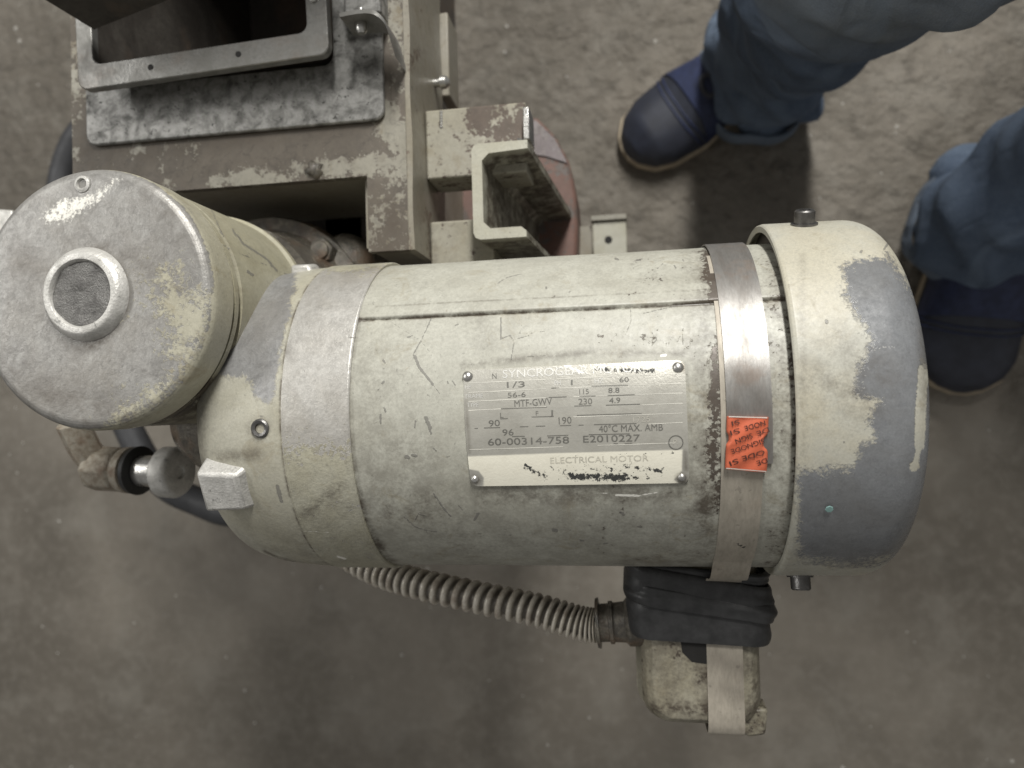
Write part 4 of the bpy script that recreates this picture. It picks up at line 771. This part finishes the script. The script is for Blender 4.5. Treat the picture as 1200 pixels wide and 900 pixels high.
def whiteline(x0, y0, x1, y1, w):
    a, b = onmotor(x0, y0, RLT), onmotor(x1, y1, RLT); h = w*.00037/2; k = RM/RLT
    MB().add([cyl(x, s*k, RLT+.0001) for x, s in ((a[0], a[1]-h), (b[0], b[1]-h), (b[0], b[1]+h), (a[0], a[1]+h))], [(0, 1, 2, 3)]).obj('paper_edge', m_white, lab, smooth=0)
whiteline(854, 488.2, 899, 489.6, 1.1); whiteline(851, 548.6, 898, 552.4, 1.1); whiteline(853, 507, 855, 520, 9) if False else None

# ------------------------------------------------------------------ black tape round the conduit box
tp = thing('black_tape', 'black vinyl tape wound tight round the conduit box and strap', 'tape')
def tape_loop(name, yc, w, off, seed, tilt=0., zlift=0.):
    r_ = np.random.default_rng(seed); NP = 120; base_ = rrect(xb0-.0015-off, ZX-.062-off, xb1+.002+off, ZX+.003+off+zlift, .013, 14); k = len(base_); rings = []
    ph = r_.uniform(0, 6, 4); NWD = 16
    for i, (x, z) in enumerate(base_):
        t = (x-xb0)/(xb1-xb0); wr_ = .0005*math.sin(9*t+ph[0])+.0004*math.sin(23*t+ph[1]); ring = []
        yy = yc(t) if callable(yc) else yc; ww = w(t) if callable(w) else w
        cx_, cz_ = (xb0+xb1)/2, ZX-.03; ux, uz = x-cx_, z-cz_; L_ = math.hypot(ux, uz); ux /= L_; uz /= L_
        outer_ = []; inner_ = []
        for q in np.linspace(-1, 1, NWD):
            b = .0016*(1-abs(q)**3)+.0005*math.sin(3.2*q+4*t+ph[2])+wr_+.0003*math.sin(6*q+ph[3]+6*t)
            outer_.append((x+ux*b, yy+q*ww/2+.0006*math.sin(6*t+ph[1]+q), z+uz*b)); inner_.append((x-ux*.0012, yy+q*ww/2, z-uz*.0012))
        rings.append(outer_+inner_[::-1])
    return MB().ringloft(rings, closed=True).obj(name, m_tape, tp, smooth=60)
yt = lambda py: M(820, py, HX-.005)[1]
tape_loop('wide_wrap', lambda t: yt(724)-.003*(t-.5)-.0012, .0245, .0012, 1)
tape_loop('upper_wrap', lambda t: yt(680)-.011*t, lambda t: .017-.004*t, .0020, 3, zlift=.001)
tape_loop('twisted_fold', lambda t: yt(696)-.010*t, .0100, .0030, 5, zlift=.001)
tape_loop('thin_fold', lambda t: yt(667)-.006*t, .006, .0015, 8)

# ------------------------------------------------------------------ hose on the floor
ho = thing('rubber_hose', 'grey black rubber hose looping under the gearbox drum', 'hose')
hp = spline([M(175, 105, .76), M(125, 128, .78), M(84, 172, .79), M(70, 250, .79), M(100, 380, .76), M(145, 490, .72), M(184, 558, .70), M(228, 586, .70), M(290, 600, .70), M(380, 560, .74), M(470, 500, .80), M(560, 450, .90), M(640, 440, .935)], 160)
MB().tube(hp, .0145, 18).obj('hose_tube', m_hose, ho, smooth=60)

# ------------------------------------------------------------------ person: legs in jeans, shoes
pe = thing('person', 'person in blue jeans and dark navy work shoes crouching beside the motor', 'person', frame=False)
def W_(px, py, h): return at(px, py, h)
def limb(path, radii, n=44, seed=0, folds=1., m=110):
    P = spline(path, m); Rr = np.interp(np.linspace(0, 1, m), np.linspace(0, 1, len(radii)), radii); r_ = np.random.default_rng(seed); ph = r_.uniform(0, 6.28, 12); L = np.concatenate([[0], np.cumsum(np.linalg.norm(np.diff(P, axis=0), axis=1))])
    def rad(f):
        R0 = np.interp(f, np.linspace(0, 1, m), Rr); s = np.interp(f, np.linspace(0, 1, m), L); k = 1.35*folds*(.40+1.0*math.exp(-(f/.22)**2)+.7*math.exp(-((f-.62)/.10)**2))
        def R(a): 
            d = .0042*math.sin(2*a+38*s+ph[0]+1.4*math.sin(3*a+ph[1]))+.0036*math.sin(a*3-62*s+ph[2])+.0022*math.sin(5*a+110*s+ph[3]+2*math.sin(a+ph[4]))+.0015*math.sin(150*s+2*a+ph[5])
            d += .0040*max(0, math.sin(46*s+3.2*math.sin(a+ph[6])+2*a+ph[7]))**3
            return R0*(1+.07*math.cos(2*a+ph[8]))+k*d
        return R
    mb = MB(); mb.tube(P, rad, n); return mb
Lh, Lk = W_(887, 86, .88), W_(1040, -135, .44); Lm = .5*(Lh+Lk)+np.array([.010, .010, 0])
hip = np.array([.56, .50, .50])
Rh, Rk = W_(1166, 256, .87), np.array([.48, .275, CZ-.42])
jm = MB()
lg = limb([Lh+(0, 0, -.035), Lh+(.004, 0, .03), Lm, Lk+(0, .01, -.03), Lk+(.03, .01, .012), Lk*.55+hip*.45+np.array([0, -.01, .0]), hip+(-.05, .02, 0)], [.066, .064, .066, .078, .082, .092, .11], seed=2)
rl = limb([Rh+(0, 0, -.035), Rh+(.004, .0, .03), .5*(Rh+Rk)+np.array([-.005, .004, 0]), Rk+(0, 0, -.03), Rk+(.012, .03, .012), Rk*.5+hip*.5, hip+(.02, -.04, 0)], [.070, .069, .070, .078, .084, .095, .11], seed=5)
pv = limb([hip+(-.07, .05, -.04), hip, hip+(.09, -.03, .02), hip+(.11, .02, .12), hip+(.10, .04, .22)], [.09, .13, .15, .15, .14], seed=9, folds=.5)
for q in (lg, rl, pv): jm.add(q.v, q.f)
jo = jm.obj('jeans', m_denim, pe, smooth=0)
rm = jo.modifiers.new('remesh', 'REMESH'); rm.mode = 'VOXEL'; rm.voxel_size = .0042; rm.use_smooth_shade = True
smo = jo.modifiers.new('smooth', 'SMOOTH'); smo.factor = .5; smo.iterations = 2
dg = bpy.context.evaluated_depsgraph_get(); me2 = bpy.data.meshes.new_from_object(jo.evaluated_get(dg)); jo.modifiers.clear(); jo.data = me2
me2.materials.clear(); me2.materials.append(m_denim)
P = np.empty(len(me2.vertices)*3, np.float32); me2.vertices.foreach_get('co', P); P = P.reshape(-1, 3)
fd = np.clip((P[:, 2]-.38)/.10, 0, 1)*.75*np.exp(-((P[:, 0]-.2)/.35)**2)*(P[:, 1] > .12)  # thighs painted paler, as light falls on them
a_ = me2.attributes.new('fade_lit', 'FLOAT', 'POINT'); a_.data.foreach_set('value', fd.astype(np.float32))
for hc, hr, sd_ in ((Lh, .0665, 2), (Rh, .0715, 5)):
    hm = MB(); rr = []; r_ = np.random.default_rng(sd_+40); ph = r_.uniform(0, 6, 4)
    for k_, (dz, dr) in enumerate(((-.044, .001), (-.044, .0045), (-.036, .0060), (-.024, .0056), (-.020, .004), (-.020, .001))):
        rr.append([hc+np.array([(hr+dr+.003*math.sin(3*t+ph[0])+.002*math.sin(7*t+ph[1]))*math.cos(t), (hr+dr+.003*math.sin(3*t+ph[0])+.002*math.sin(7*t+ph[1]))*math.sin(t), dz+.005*math.sin(2*t+ph[2])+.002*math.sin(9*t+ph[3])]) for t in np.linspace(0, 2*math.pi, 72, endpoint=False)])
    ho_ = hm.ringloft(rr, caps=False).obj('hem', m_denim, pe, smooth=60)
    at_ = ho_.data.attributes.new('fade_lit', 'FLOAT', 'POINT'); at_.data.foreach_set('value', np.full(len(ho_.data.vertices), .35, np.float32))
def shoe(toe, ang, length=.285, width=.100, name='shoe', label=None):
    e = bpy.data.objects.new(name, None)
    ux = np.array([math.cos(ang), math.sin(ang), 0]); uy = np.array([-ux[1], ux[0], 0]); o = np.array([toe[0], toe[1], 0.])-ux*length
    def halfw(t):   # t 0 heel .. 1 toe
        return width/2*np.interp(t, [0, .03, .10, .30, .45, .70, .85, .93, .98, 1.0], [.30, .52, .66, .68, .72, 1.0, .93, .74, .42, .12])
    def hgt(t): return np.interp(t, [0, .1, .3, .45, .6, .75, .9, .97, 1], [.105, .115, .115, .105, .082, .064, .056, .044, .028])
    rings = []; ts = np.concatenate([np.linspace(0, .9, 40), np.linspace(.915, 1, 14)])
    for t in ts:
        w, h = halfw(t), hgt(t); r_ = []
        for a in np.linspace(0, 2*math.pi, 28, endpoint=False):
            c, s = math.cos(a), math.sin(a); pw = .62
            y = w*math.copysign(abs(c)**pw, c)*(1-.28*max(s, 0)**2*(1 if t < .6 else .75)); z = .022+max(0, s)**.75*(h-.022) if s >= 0 else .022+.008*s
            y += .010*t*t*0
            r_.append(o+ux*t*length+uy*y+np.array([0, 0, z]))
        rings.append(r_)
    up = MB().ringloft(rings)
    so = MB(); rr = []
    outl = [(t, 1) for t in ts]+[(t, -1) for t in ts[::-1]]
    for z, g_ in ((0, -.002), (.004, .0), (.020, .0025), (.024, .0015)):
        rr.append([o+ux*(t*length+(g_ if t > .9 else 0))+uy*sg*(halfw(t)+g_)+np.array([0, 0, z]) for t, sg in outl])
    so.ringloft(rr)
    return up, so, o, ux, uy, halfw, hgt
def put_shoe(toe, ang, tag, length=.285, width=.1):
    up, so, o, ux, uy, hw, hg = shoe(toe, ang, length, width)
    s = up.obj('shoe', m_leather, pe, smooth=60); s['label'] = tag
    so.obj('sole', m_sole, s, smooth=40)
    vb = MB(); rr = []        # instep panel
    for t in np.linspace(.42, .70, 14):
        w, h = hw(t), hg(t); r_ = []
        for a in np.linspace(.12, math.pi-.12, 15):
            c, sn = math.cos(a), math.sin(a); y = w*math.copysign(abs(c)**.62, c)*(1-.28*sn**2*(1 if t < .6 else .75)); z = .022+sn**.75*(h-.022)
            r_.append(o+ux*t*length+uy*y*1.02+np.array([0, 0, z+.0022]))
        r_ += [p-np.array([0, 0, .003]) for p in r_[::-1]]; rr.append(r_)
    vb.ringloft(rr).obj('instep_panel', m_navy, s, smooth=60)
    for t0 in (.695, .72):
        sp = []
        for a in np.linspace(.10, math.pi-.10, 26):
            c, sn = math.cos(a), math.sin(a); t = t0+.05*sn; w, h = hw(t), hg(t); y = w*math.copysign(abs(c)**.62, c)*(1-.28*sn**2*.75); z = .022+sn**.75*(h-.022)
            sp.append(o+ux*t*length+uy*y*1.01+np.array([0, 0, z+.0006]))
        MB().tube(sp, .0011, 6).obj('seam', m_navy, s, smooth=60)
    if 'fan' in tag: return s
    lp_ = MB(); pr_ = []
    for k, (t, sd) in enumerate(((.60, .10), (.585, -.05), (.575, -.20), (.585, -.34), (.61, -.42), (.635, -.36), (.645, -.2), (.64, -.02), (.625, .12))):
        h = hg(t); pr_.append(o+ux*t*length+uy*sd*hw(t)*-1+np.array([0, 0, .022+(1-abs(sd)**2.2)**.5*(h-.022)*.99+.004]))
    lp_.tube(pr_+[pr_[0]], .0032, 8).obj('pull_loop', m_sock, s, smooth=60)
    return s
put_shoe(at(733, 171, .90), math.radians(213), 'shoe pointing towards the machine', width=.098)
put_shoe(at(1131, 460, .91), math.radians(264), 'shoe beside the fan cover', width=.116, length=.275)
